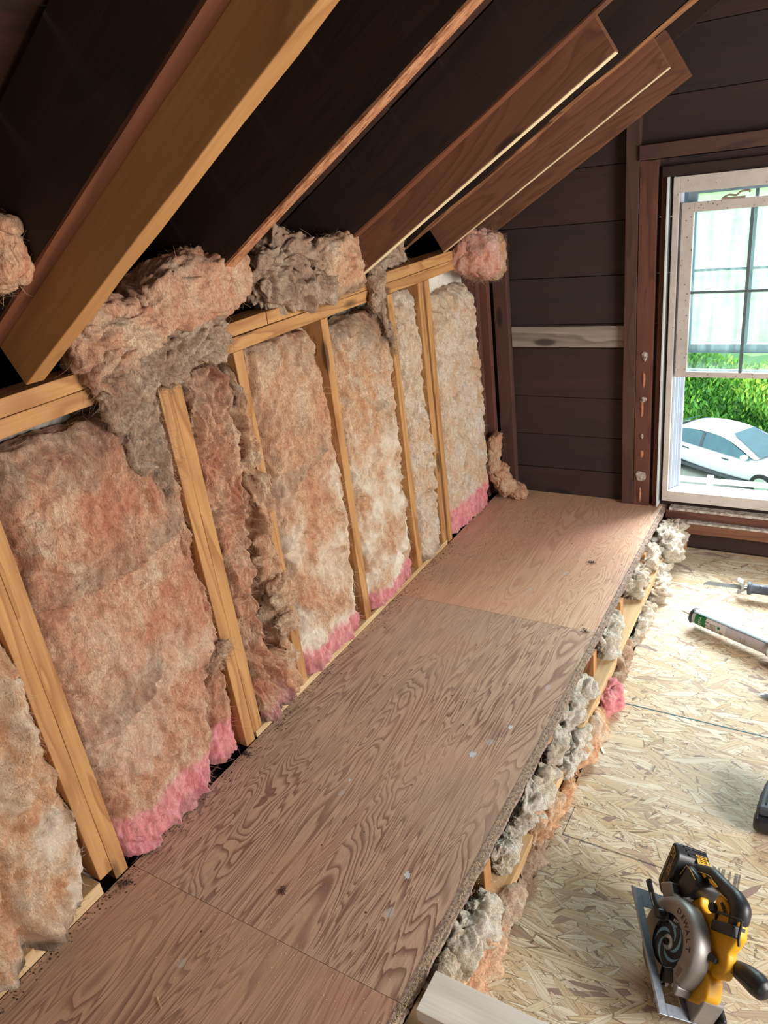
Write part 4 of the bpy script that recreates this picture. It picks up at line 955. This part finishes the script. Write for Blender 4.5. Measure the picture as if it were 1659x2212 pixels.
# ================================================================== tools on the strand board
M['steel'] = plain('brushed_steel', srgb(178, 184, 190), .35, .75, .15, 40)
M['blade_steel'] = plain('bright_saw_blade', srgb(196, 210, 214), .35, .5, .15, 50)
M['blk'] = plain('black_plastic', srgb(40, 41, 45), .42, 0, .25, 60)
M['grey_rubber'] = plain('dark_grey_rubber_boot', srgb(74, 80, 90), .6, 0, .2, 30)
M['yel'] = plain('yellow_tool_housing', srgb(232, 172, 34), .45, 0, .14, 18)
M['guard'] = plain('scuffed_silver_guard', srgb(150, 144, 140), .45, .35, .22, 30, .15)
M['guard_low'] = plain('dull_lower_guard', srgb(128, 118, 110), .5, .35, .2, 30, .1)
M['shoe'] = plain('scratched_aluminium_shoe', srgb(166, 176, 190), .35, .6, .25, 90, .1)
M['disc'] = plain('black_coated_blade', srgb(44, 46, 54), .4, .35, .3, 120)
M['blue'] = plain('light_blue_print', srgb(120, 170, 206), .5, 0, .1, 30)
M['gold'] = plain('gold_lettering', srgb(206, 168, 84), .5, 0, .1, 30)
M['white_print'] = plain('white_print', srgb(220, 220, 214), .6, 0, .08, 30)
M['dark_print'] = plain('dark_print', srgb(38, 34, 32), .6, 0, .08, 30)

# ---- circular saw, built in its own frame (X forward, -Y blade side, Z up), tipped over on its motor side
saw = empty('circular_saw', (0, 0, 0), 'yellow and black cordless circular saw tipped on its side on the strand board', 'power saw')
Ms = Matrix(((.422, .735, .531), (-.892, .440, .099), (-.160, -.516, .842)))
cx = Vector(Ms.col[0]).normalized(); cy = Vector(Ms.col[1]); cy = (cy-cx*cy.dot(cx)).normalized(); cz = cx.cross(cy)
mw = Matrix((cx, cy, cz)).transposed().to_4x4(); mw = mw @ Matrix.Scale(.94, 4); mw.translation = (1.2217, -2.036, .0925)
saw.matrix_world = mw
HC = (-.010, 0, .004)
def sbox(name, lst, mat, parent=saw, bevel=.0015):
    bm = bmesh.new()
    for lo, hi in lst: box_bm(bm, lo, hi)
    o = link(name, to_mesh(bm, name), mat, parent); 
    if bevel: bev(o, bevel, 3)
    return o
sh = sbox('base_shoe', [((-.150, -.050, -.033), (.138, -.026, -.030)), ((-.150, -.026, -.033), (-.104, .094, -.030)), ((.112, -.026, -.033), (.138, .094, -.030)), ((-.104, .016, -.033), (.112, .094, -.030)), ((-.150, -.051, -.033), (.138, -.049, -.026))], M['shoe'], bevel=.0008)
br = prism('shoe_bracket', [(.085, -.030), (.138, -.030), (.138, -.022), (.128, .006), (.118, .030), (.104, .030), (.098, .004), (.088, -.02)], .030, .086, M['guard'], saw, bevel=.004)
sbox('shoe_bracket', [((-.13, .02, -.03), (-.105, .08, -.012))], M['guard'], bevel=.003)
kn = sbox('bevel_knob', [((.110, .088, -.022), (.140, .100, .012))], M['blk'], bevel=.004)
bd = lathe('saw_blade', [(.0, -.0060), (.0855, -.0060), (.0855, -.0045), (.0, -.0045)], M['disc'], saw, 72, centre=HC)
bm = bmesh.new()
for k in range(24):
    a = 2*PI*k/24; p = lambda r, t: bm.verts.new((HC[0]+math.cos(a+t)*r, -.0053, HC[2]+math.sin(a+t)*r))
    bm.faces.new((p(.084, 0), p(.084, .16), p(.0915, .05), p(.0915, .0)))
so = link('blade_teeth', to_mesh(bm, 'blade_teeth'), M['steel'], bd); md = so.modifiers.new('t', 'SOLIDIFY'); md.thickness = .002; md.offset = 0
bm = bmesh.new()
for k in range(5):
    a0 = 2*PI*k/5; pts = []
    for j in range(11):
        t = j/10; r = .020+.030*t; a = a0+t*1.7; pts.append((HC[0]+math.cos(a)*r, HC[2]+math.sin(a)*r, .0034*math.sin(PI*min(1, t*1.05+.04))+.0006))
    for j in range(10):
        (x1, z1, w1), (x2, z2, w2) = pts[j], pts[j+1]; d = Vector((x2-x1, z2-z1)).normalized(); nx, nz = -d.y, d.x
        bm.faces.new([bm.verts.new(q) for q in ((x1-nx*w1, -.0063, z1-nz*w1), (x1+nx*w1, -.0063, z1+nz*w1), (x2+nx*w2, -.0063, z2+nz*w2), (x2-nx*w2, -.0063, z2-nz*w2))])
    for j in range(12):
        t = j/12; a = a0+.2+t*.9; r = .053; b = a+.9/12
        bm.faces.new([bm.verts.new((HC[0]+math.cos(q)*rr, -.0063, HC[2]+math.sin(q)*rr)) for q, rr in ((a, r-.0008), (a, r+.0008), (b, r+.0008), (b, r-.0008))])
link('blue_swirl_print', to_mesh(bm, 'blue_swirl_print'), M['blue'], bd)
hb = lathe('blade_washer', [(0, -.011), (.010, -.011), (.0165, -.009), (.0175, -.006)], M['steel'], bd, 36, centre=HC)
lathe('blade_bolt', [(0, -.0125), (.006, -.0125), (.0075, -.0165), (.0085, -.0165), (.0085, -.010)], M['dark_print'], hb, 6, centre=HC)
t = text('blade_print', '60T', .010, M['white_print'], frame((HC[0]-.030, -.0064, HC[2]+.040), (.78, 0, .62), (0, -1, 0)), bd, .0001)
text('blade_print', 'TABLE SAW', .007, M['white_print'], frame((HC[0]-.030, -.0064, HC[2]+.028), (.78, 0, .62), (0, -1, 0)), bd, .0001)
# upper guard: rounded shroud open on the blade side
ug = lathe('upper_guard', [(.062, -.0145), (.084, -.0155), (.092, -.0135), (.0985, -.007), (.101, .004), (.101, .026), (.097, .032), (.088, .034), (.02, .034), (.02, .030), (.086, .030), (.094, .024), (.095, .0), (.088, -.010), (.062, -.0125)], M['guard'], saw, 60, math.radians(2), math.radians(176), centre=HC)
prism('guard_tip', [(.050, .006), (.091, .006), (.098, -.004), (.101, -.012), (.092, -.010), (.072, -.002)], -.0145, .026, M['guard'], ug, bevel=.003)
prism('dust_chute', [(-.146, .024), (-.131, .059), (-.098, .055), (-.090, .034), (-.108, .020)], -.006, .030, M['guard'], ug, bevel=.005)
prism('chute_opening', [(-.127, .0570), (-.104, .0545), (-.104, .0562), (-.127, .0592)], .0, .025, M['dark_print'], ug, bevel=.001)
lg = lathe('lower_guard', [(.052, -.0115), (.086, -.0125), (.0945, -.0085), (.0955, .004), (.0945, .016), (.086, .019), (.03, .019), (.03, .016), (.085, .016), (.091, .010), (.092, -.004), (.085, -.009), (.052, -.0095)], M['guard_low'], saw, 48, math.radians(180), math.radians(318), centre=HC)
prism('lower_guard_lip', [(.052, -.080), (.074, -.084), (.088, -.090), (.084, -.095), (.066, -.092), (.046, -.086)], -.010, .014, M['guard_low'], lg, bevel=.002)
# guard lever with its black pivot
lv = tube('guard_lever', [(-.068, -.026, .020), (-.082, -.034, .020), (-.105, -.038, .022), (-.140, -.040, .024)], [.006, .0055, .0045, .0055], M['blk'], saw, 10, 1.6, (0, 0, 1), n=5)
lathe('lever_pivot', [(0, -.034), (.009, -.034), (.012, -.030), (.012, -.014), (.016, -.012)], M['blk'], lv, 24, centre=(-.066, 0, .018))
tube('lever_rib', [(-.078, -.041, .022), (-.095, -.0425, .0225), (-.108, -.0425, .024)], .0013, M['steel'], lv, 8)
# maker's lettering raised on the guard, and the small warning sticker
lt = Vector((-.036, -.0160, .076)); lb = Vector((.050, -.0160, .052))
for i, ch in enumerate('DEWALT'):
    a = math.radians(118-i*12.6); r = .0785
    text('guard_lettering', ch, .0180, M['dark_print'], frame((HC[0]+math.cos(a)*r, -.0156, HC[2]+math.sin(a)*r), (math.sin(a), 0, -math.cos(a)), (0, -1, 0)), ug, .0004, sx=1.1)
a = math.radians(12); sb_ = sbox('warning_sticker', [((-.011, -.0002, -.006), (.011, .0002, .006))], M['guard_low'], ug, .0)
sb_.matrix_local = Matrix.Translation((HC[0]+.075, -.0158, HC[2]+.019)) @ Matrix.Rotation(1.2, 4, 'Y')
tube('sticker_outline', [(.0635-.010, -.0163, .0255-.009), (.0755-.010, -.0163, .0455-.009), (.0815-.010, -.0163, .0335-.009), (.0695-.010, -.0163, .0135-.009), (.0635-.010, -.0163, .0255-.009)], .0005, M['dark_print'], sb_, 6).matrix_parent_inverse = sb_.matrix_local.inverted()
# motor, gear case and yellow body
bdy = prism('body', [(-.095, .050), (-.062, .046), (-.030, .062), (.012, .056), (.050, .050), (.078, .060), (.092, .088), (.080, .112), (.052, .128), (.040, .168), (.006, .190), (-.024, .168), (-.057, .167), (-.069, .150), (-.058, .134), (-.042, .114), (-.050, .092), (-.072, .088), (-.090, .098)], (.040), .068, M['yel'], saw, bevel=.007, seg=3)
mo = lathe('motor', [(0, .020), (.038, .022), (.044, .032), (.045, .075), (.040, .108), (.030, .118), (0, .120)], M['yel'], saw, 40, centre=(.020, 0, .045))
for k in range(7):
    a = math.radians(30+k*22); sbox('motor_vent', [((.020+math.cos(a)*.0445-.002, .080, .045+math.sin(a)*.0445-.002), (.020+math.cos(a)*.0445+.002, .102, .045+math.sin(a)*.0445+.002))], M['dark_print'], mo, .0008)
prism('front_housing', [(.040, .055), (.085, .062), (.116, .040), (.120, .012), (.100, -.022), (.070, -.026), (.050, .010)], .028, .070, M['yel'], saw, bevel=.006, seg=3)
tube('spindle_lock', [(.030, .032, .078), (.046, .028, .086), (.060, .032, .096)], [.007, .008, .007], M['blk'], saw, 12, n=4)
# rear handle: black rubber over the yellow loop
gr = tube('handle_grip', [(-.150, .055, .098), (-.125, .055, .134), (-.100, .055, .152), (-.073, .055, .168), (-.045, .055, .184), (-.020, .055, .188), (-.004, .055, .176), (.010, .055, .158)], [.020, .019, .0175, .0175, .020, .023, .022, .019], M['blk'], saw, 18, .95, n=7)
tube('grip_seam', [(-.142, .0345, .110), (-.110, .0365, .148), (-.082, .0370, .150), (-.060, .0350, .164), (-.040, .0345, .178)], .0009, M['gold'], gr, 6, n=4)
prism('grip_badge', [(-.108, .142), (-.099, .152), (-.078, .163), (-.080, .155), (-.096, .143)], .034, .0375, M['yel'], gr, bevel=.001)
prism('grip_badge', [(-.126, .132), (-.116, .138), (-.114, .131), (-.124, .126)], .034, .0365, M['yel'], gr, bevel=.001)
lathe('trigger_lock', [(0, .030), (.009, .030), (.011, .033), (.011, .040)], M['blk'], bdy, 20, centre=(-.046, 0, .128))
sbox('body_slot', [((-.043, .033, .155), (-.021, .037, .163))], M['dark_print'], bdy, .002)
# battery and its bay
prism('battery_bay', [(-.158, .106), (-.140, .060), (-.116, .046), (-.096, .060), (-.088, .090), (-.094, .118), (-.118, .124)], .018, .088, M['blk'], saw, bevel=.008, seg=3)
tube('bay_seam', [(-.146, .0170, .074), (-.154, .0165, .104), (-.140, .0165, .112), (-.112, .0170, .118)], .0009, M['gold'], saw, 6)
bt = prism('battery', [(-.222, .090), (-.214, .098), (-.186, .098), (-.172, .086), (-.120, .012), (-.134, .000), (-.166, .002), (-.172, .010)], .008, .104, M['blk'], saw, bevel=.006, seg=3)
for k in range(9):
    t = k/8; p = Vector((-.2215+.047*t, 0, .086-.072*t)); sbox('battery_rib', [((p.x-.003, .020, p.z-.0025), (p.x+.002, .094, p.z+.0025))], M['blk'], bt, .001)
for k in range(3): sbox('battery_rail', [((-.214+k*.010, .030+k*.004, .0965), (-.208+k*.010, .098, .1015))], M['blk'], bt, .0015)
d = Vector((.053, 0, -.080)).normalized(); pn_ = Vector((.84, 0, .55))
lab = tube('label_outline', [Vector((-.2105, .0072, .089)), Vector((-.190, .0072, .089)), Vector((-.141, .0072, .021)), Vector((-.160, .0072, .012)), Vector((-.2105, .0072, .089))], .0009, M['gold'], bt, 6)
for body, pos, sz in (('20V', (-.197, .0072, .080), .0115), ('FLEX', (-.172, .0072, .052), .0115), ('60V', (-.153, .0072, .023), .0115)):
    text('battery_text', body, sz, M['gold'], frame(pos, d, (0, -1, 0)), bt, .0003, sx=.95)
text('battery_text', 'VOLT', .008, M['gold'], frame((-.163, .0072, .052), d, (0, -1, 0)), bt, .0003)
text('battery_text', 'MAX', .005, M['gold'], frame((-.188, .0072, .081), d, (0, -1, 0)), bt, .0003)
lt_ = sbox('battery_latch', [((-.202, .060, .0975), (-.172, .096, .1005))], M['gold'], bt, .002)
sbox('latch_button', [((-.198, .065, .0990), (-.176, .091, .1018))], M['yel'], lt_, .0015)
for k in range(4): sbox('latch_groove', [((-.1955+k*.005, .068, .1012), (-.1935+k*.005, .088, .1025))], M['dark_print'], lt_, .0)
# rafter hook and its black mount, front handle
prism('hook_mount', [(-.020, .125), (.020, .182), (.040, .166), (-.003, .110)], .026, .060, M['blk'], saw, bevel=.003)
tube('rafter_hook', [(-.022, .040, .122), (-.030, .036, .138), (-.012, .034, .164), (.014, .034, .197), (.022, .034, .196), (.040, .036, .176), (.056, .038, .166)], .0030, M['blk'], saw, 10, n=4)
fh = tube('front_handle', [(.058, .072, .098), (.074, .074, .112), (.092, .078, .128), (.112, .082, .142), (.128, .085, .152), (.136, .087, .157)], [.013, .019, .0235, .0255, .0225, .011], M['blk'], saw, 24, .95, n=6)
tube('handle_rib', [(.084, .049, .112), (.104, .052, .128), (.126, .058, .142)], .0012, M['grey_rubber'], fh, 6, n=4)

# ---- caulking gun with its tube
CA, CB = Vector((1.030, -.607, .040)), Vector((1.372, -.772, .046))
dirc = (CB-CA).normalized()
def axis_obj(o, a, x):
    x = Vector(x).normalized(); y = Vector((0, 0, 1)).cross(x).normalized(); z = x.cross(y); mw = Matrix((x, y, z)).transposed().to_4x4(); mw.translation = a; o.matrix_world = mw
gun = empty('caulking_gun', CA, 'grey caulking gun holding a white and green adhesive tube, on the strand board', 'caulking gun')
axis_obj(gun, CA, dirc)
tb = lathe('adhesive_tube', [(-.0, .0), (.014, .0), (.024, .0015), (.0265, .004), (.0265, .30), (.0, .30)][::1], M['jamb_white'], gun, 48, axis='x')
def band(name, x0, x1, r, mat): return lathe(name, [(r, x0), (r, x1)], mat, tb, 48, axis='x')
M['label_green'] = plain('green_label', srgb(24, 120, 62), .4, 0, .1, 12)
M['label_white'] = plain('white_label', srgb(226, 222, 222), .4, 0, .06, 12)
M['label_grey'] = plain('grey_label', srgb(196, 190, 196), .4, 0, .08, 12)
band('label_band', .012, .015, .0267, M['label_grey']); band('green_band', .018, .062, .0268, M['label_green']); band('white_band', .062, .145, .0267, M['label_white']); band('grey_band', .145, .298, .0267, M['label_grey'])
nz_ = lathe('nozzle', [(.0, -.055), (.0022, -.055), (.006, -.006), (.011, .0), (.012, .004)], M['label_white'], tb, 20, axis='x')
def ontube(x, ang, r=.0271):
    """frame on the tube's surface: text runs round the tube"""
    n = Vector((0, math.cos(ang), math.sin(ang))); return Vector((x, 0, 0))+n*r, n
for body, x, ang, sz, mt in (('BMMA', .040, 2.75, .0135, 'white_print'), ('575', .0705, 2.72, .017, 'dark_print')):
    for i, ch in enumerate(body):
        a_ = math.radians(-150+ (i-len(body)/2)*-0 )
        A = math.radians(208-i*(sz*.78/.027)*57.3*1.0); p, n = ontube(x, A); up = Vector((1, 0, 0))
        text('tube_lettering', ch, sz, M[mt], frame(p, n.cross(up)*-1 if False else up.cross(n)*-1, n), tb, .0002)
for k in range(5):
    x = .084+k*.006
    bm = bmesh.new(); P = [ontube(x, math.radians(a_), .0269)[0] for a_ in range(150, 245, 8)]; tube_bm(bm, P, .0006, 4); link('fine_print', to_mesh(bm, 'fine_print'), M['dark_print'], tb)
for x in (.205, .214, .222):
    bm = bmesh.new(); P = [ontube(x, math.radians(a_), .0269)[0] for a_ in range(160, 235, 8)]; tube_bm(bm, P, .0005, 4); link('fine_print', to_mesh(bm, 'fine_print'), M['dark_print'], tb)
p, n = ontube(.126, math.radians(205)); c = Vector((p)); ring = [c+Vector((1, 0, 0))*.007*math.cos(q)+n.cross(Vector((1, 0, 0)))*.007*math.sin(q)+n*.0003 for q in [2*PI*k/18 for k in range(19)]]
bm = bmesh.new(); tube_bm(bm, ring, .0006, 5); link('round_mark', to_mesh(bm, 'round_mark'), M['dark_print'], tb)
text('round_mark_letters', 'UL', .007, M['dark_print'], frame(p+n*.0002, (0, 0, -1), n), tb, .0002)
p, n = ontube(.118, math.radians(160)); lathe('green_dot', [(0, .0), (.0055, .0)], M['label_green'], tb, 20, axis='z').matrix_local = frame(p+n*.0003, (1, 0, 0), n)
# cradle: half-round trough, front yoke, rod
cr = lathe('gun_cradle', [(.0300, .0), (.0300, .34), (.0285, .34), (.0285, .0)], M['steel'], gun, 20, math.radians(38), math.radians(118), axis='x')
M['gun_grey'] = plain('pale_painted_gun_rail', srgb(170, 186, 190), .35, .2, .15, 30)
cr.data.materials[0] = M['gun_grey']
lathe('front_yoke', [(.0295, -.006), (.0315, -.002), (.0315, .006), (.0285, .006), (.0270, -.003)], M['blk'], gun, 40, math.radians(-30), math.radians(215), axis='x')
lathe('gun_plate', [(.0, .300), (.031, .300), (.031, .306), (.0, .306)], M['steel'], gun, 32, axis='x')
tube('push_rod', [(.30, 0, 0), (.50, 0, 0)], .004, M['steel'], gun, 10)
prism('gun_handle', [(.345, .015), (.40, .015), (.42, -.005), (.44, -.038), (.41, -.040), (.39, -.012), (.345, -.012)], -.012, .012, M['gun_grey'], gun, bevel=.003)

# ---- reciprocating saw (front end)
rx = Vector((.985, -.10, .0)).normalized()
rs_ = empty('reciprocating_saw', (1.185, -.345, .045), 'dark reciprocating saw with a bright toothed blade, near the window wall', 'power saw')
axis_obj(rs_, Vector((1.185, -.345, .045)), (1, .02, .02))
poly = [(-.165, -.007), (-.150, .006), (-.02, .010), (-.02, -.009)]
bm = bmesh.new(); teeth = []
n = 34
for k in range(n+1):
    x = -.163+.140*k/n; teeth.append((x, -.0095 if k % 2 else -.0065))
P = [(-.165, -.004), (-.150, .0065), (-.01, .0095), (-.01, -.009)]+teeth[::-1]
# the blade stands on edge, slightly leaned back
o = prism('saw_blade', P, -.0006, .0006, M['blade_steel'], rs_); o.rotation_euler = (-.75, 0, 0)
prism('shoe', [(-.040, -.024), (-.034, -.026), (-.010, -.006), (-.016, .026), (-.034, .034), (-.040, .033), (-.022, .010), (-.024, -.008)], -.017, .017, M['steel'], rs_, bevel=.002)
tube('shoe_pin', [(-.016, -.012, .004), (-.002, -.008, .004)], .004, M['steel'], rs_, 10)
lathe('blade_collar', [(0, -.018), (.008, -.018), (.010, -.006), (.010, .0)], M['steel'], rs_, 24, axis='x')
lathe('nose_boot', [(.0, .0), (.022, -.002), (.0265, .000), (.0270, .008), (.0235, .013), (.0200, .018), (.0195, .060), (.0215, .095), (.0240, .150), (.0, .152)], M['grey_rubber'], rs_, 36, axis='x')
lathe('body', [(.0, .152), (.030, .152), (.036, .17), (.038, .32), (.0, .33)], M['blk'], rs_, 32, axis='x')
text('boot_mark', 'XX', .012, M['white_print'], frame((.050, -.006, .0198), (1, 0, 0), (0, -.3, 1)), rs_, .0003)
tube('body_handle', [(.30, 0, 0), (.36, 0, -.01), (.42, 0, -.015)], [.03, .022, .024], M['blk'], rs_, 16)

# ---- black cordless drill whose battery foot enters at the right edge
dr = empty('cordless_drill', (1.372, -1.465, 0), 'black cordless tool cut off by the right edge, above the circular saw', 'drill')
prism('battery', [(1.339-1.375, -.085), (1.350-1.375, -.095), (.10, -.085), (.10, .04), (-.018, .06), (-.028, .02)], .012, .052, M['blk'], dr, axis='z', bevel=.008, seg=3)
prism('battery_mount', [(-.030, -.075), (.09, -.07), (.09, .105), (.002, .115), (-.022, .02)], .053, .082, M['grey_rubber'], dr, axis='z', bevel=.008, seg=3)
tube('mount_groove', [(-.012, -.055, .0835), (-.004, .0, .0835), (.004, .045, .0835)], .002, M['dark_print'], dr, 6)
tube('grip', [(.03, .0, .075), (.05, .04, .11), (.07, .09, .13)], [.024, .02, .022], M['blk'], dr, 16, n=4)
for k in range(3): sbox('battery_rib', [((-.036+.003*k, -.08+.035*k, .018), (-.028+.003*k, -.058+.035*k, .046))], M['grey_rubber'], dr, .002)

# ---- collated nails and a red handled tool at the right edge
ns = empty('nail_strip', (1.325, -.965, 0), 'strip of loose grey collated nails at the right edge of the strand board', 'nails')
for k in range(14):
    x = 1.290+.0052*k; y = -.962-.002*k
    ob = tube('nail', [(x-1.325, y+.965+.0, .006), (x-1.325+.034, y+.965+.030, .007)], .0013, M['steel'], ns, 8)
for k in range(10):
    x = 1.296+.0060*k; tube('nail', [(x-1.325, -.004-.0025*k, .010), (x-1.325+.030, .012-.0025*k, .011)], .0013, M['grey_rubber'], ns, 8)
M['red_tool'] = plain('dark_red_plastic', srgb(120, 22, 40), .35, 0, .2, 20)
rt = empty('red_handled_tool', (1.318, -.80, 0), 'dark red plastic handle just peeking in at the right edge', 'hand tool')
tube('handle', [(-.006, .012, .018), (.03, .0, .020), (.09, -.02, .020)], [.010, .014, .015], M['red_tool'], rt, 16, n=4)
tube('shank', [(.09, -.02, .020), (.20, -.05, .020)], .004, M['steel'], rt, 10)

# ================================================================== small debris
def splinter(label, p, L, a, mat, wd=.004, name='wood_splinter', z=0):
    o = beam(name, Vector((p[0], p[1], z+.0022)), Vector((p[0]+math.cos(a)*L, p[1]+math.sin(a)*L, z+.0030)), wd, .0016, mat, bevel=0, wob=.0005, seed=int(p[0]*1000)); return tag(o, label, 'debris')
splinter('pale wood splinter on the strand board just below the pink tuft', (.872, -1.365), .062, -.95, M['pale_wood'], .007)
splinter('short wood sliver right of the circular saw motor', (1.395, -1.985), .07, .55, M['plate_wood'], .006)
splinter('small pale splinter on the plywood close to the bottom edge', (.318, -2.672), .03, -.5, M['plate_wood'], .0025, z=.2)
def litter(label, c, r, n, mat, seed, z=.2):
    rs = random.Random(seed); cv = []
    for i in range(n):
        a = rs.uniform(0, 2*PI); b = a+rs.uniform(-1.5, 1.5); d_ = rs.uniform(0, r); L = rs.uniform(.3, 1)*r
        x, y = math.cos(a)*d_*.6, math.sin(a)*d_*.6
        cv.append([(x, y, .0008), (x+math.cos(b)*L*.4, y+math.sin(b)*L*.4, .0008+rs.uniform(.001, .005)), (x+math.cos(b+.4)*L, y+math.sin(b+.4)*L, .0010)])
    o = strands('debris_tuft', mat, cv, .0007); o.location = (c[0], c[1], z); return tag(o, label, 'debris')
litter('dark straw-like debris tuft on the far pinkish plywood', (.634, -.60), .017, 16, M['old_wood'], 1)
litter('little brown shavings tuft on the plywood at the bottom left', (.405, -2.353), .014, 16, M['brown_wood'], 2)
litter('tiny dark crumb cluster near the sheet seam by the plywood edge', (.745, -1.075), .015, 12, M['old_wood'], 3)
litter('small dark shavings by the foot of the second stud pair', (.02, -2.03), .018, 14, M['old_wood'], 4)
litter('dark shavings at the foot of the first stud pair', (.03, -2.50), .016, 14, M['old_wood'], 5)
M['paintchip'] = plain('white_paint_splash', srgb(206, 208, 212), .6, 0, .15, 60)
def splash(label, c, r, seed, mat=None):
    rs = random.Random(seed); bm = bmesh.new(); n = 22; R = [bm.verts.new((math.cos(2*PI*k/n)*r*rs.uniform(.4, 1.15)*.8, math.sin(2*PI*k/n)*r*rs.uniform(.4, 1.15), .0004)) for k in range(n)]
    bm.faces.new(R); ex = bmesh.ops.extrude_face_region(bm, geom=bm.faces[:]); bmesh.ops.translate(bm, verts=[v for v in ex['geom'] if isinstance(v, bmesh.types.BMVert)], vec=(0, 0, -.0005))
    o = link('paint_splash', to_mesh(bm, 'paint_splash'), mat or M['paintchip']); o.location = (c[0], c[1], .2001); return tag(o, label, 'paint spot')
splash('star-shaped white paint splash in the middle of the brown plywood', (.633, -1.767), .016, 1)
splash('small round white paint drop left of the star-shaped splash', (.361, -1.989), .0055, 2)
splash('pale blue-grey paint smear right of the star-shaped splash, toward the edge', (.69, -1.62), .010, 3)
splash('whitish smear on the brown plywood below the star-shaped splash', (.655, -2.19), .012, 4)
# sawdust crumbs scattered on the platform
def sawdust(name, label, n, fn, z, seed, mat, sz=.0011):
    rs = np.random.RandomState(seed); V = []; F = []
    for i in range(n):
        x, y = fn(rs); s_z = sz*rs.uniform(.5, 1.4); a = rs.uniform(0, 3.1); dx, dy = math.cos(a)*s_z*rs.uniform(1, 2.2), math.sin(a)*s_z; b = len(V)
        V += [(x-dx, y-dy, z), (x+dy, y-dx, z), (x+dx, y+dy, z), (x-dy, y+dx, z), (x, y, z+s_z)]
        F += [(b, b+1, b+4), (b+1, b+2, b+4), (b+2, b+3, b+4), (b+3, b, b+4)]
    me = bpy.data.meshes.new(name); me.from_pydata(V, [], F); o = link(name, me, mat); return tag(o, label, 'sawdust', kind='stuff')
M['sawdust'] = plain('fresh_sawdust', srgb(226, 204, 164), .95, 0, .2, 200)
sawdust('sawdust', 'pale sawdust crumbs scattered over the brown plywood', 1500, lambda r: (r.uniform(.1, .79), -2.5+abs(r.normal(0, .55))-.15*r.rand()), .2004, 1, M['sawdust'], .0007)
sawdust('sawdust', 'line of sawdust along the plywood edge beside the gap', 4500, lambda r: (.799-abs(r.normal(0, .006)), -2.6+1.4*r.rand()**1.5), .2004, 2, M['sawdust'], .0005)
sawdust('grit', 'dark grit along the foot of the knee wall', 900, lambda r: (.004+abs(r.normal(0, .022)), r.uniform(-2.9, -.6)), .2004, 3, M['old_wood'], .0012)
sawdust('sawdust', 'yellow sawdust sprinkled on the wool in the gap near the pale plank', 700, lambda r: (r.uniform(.78, .845), r.uniform(-2.35, -1.85)), .150, 4, M['sawdust'], .0007)
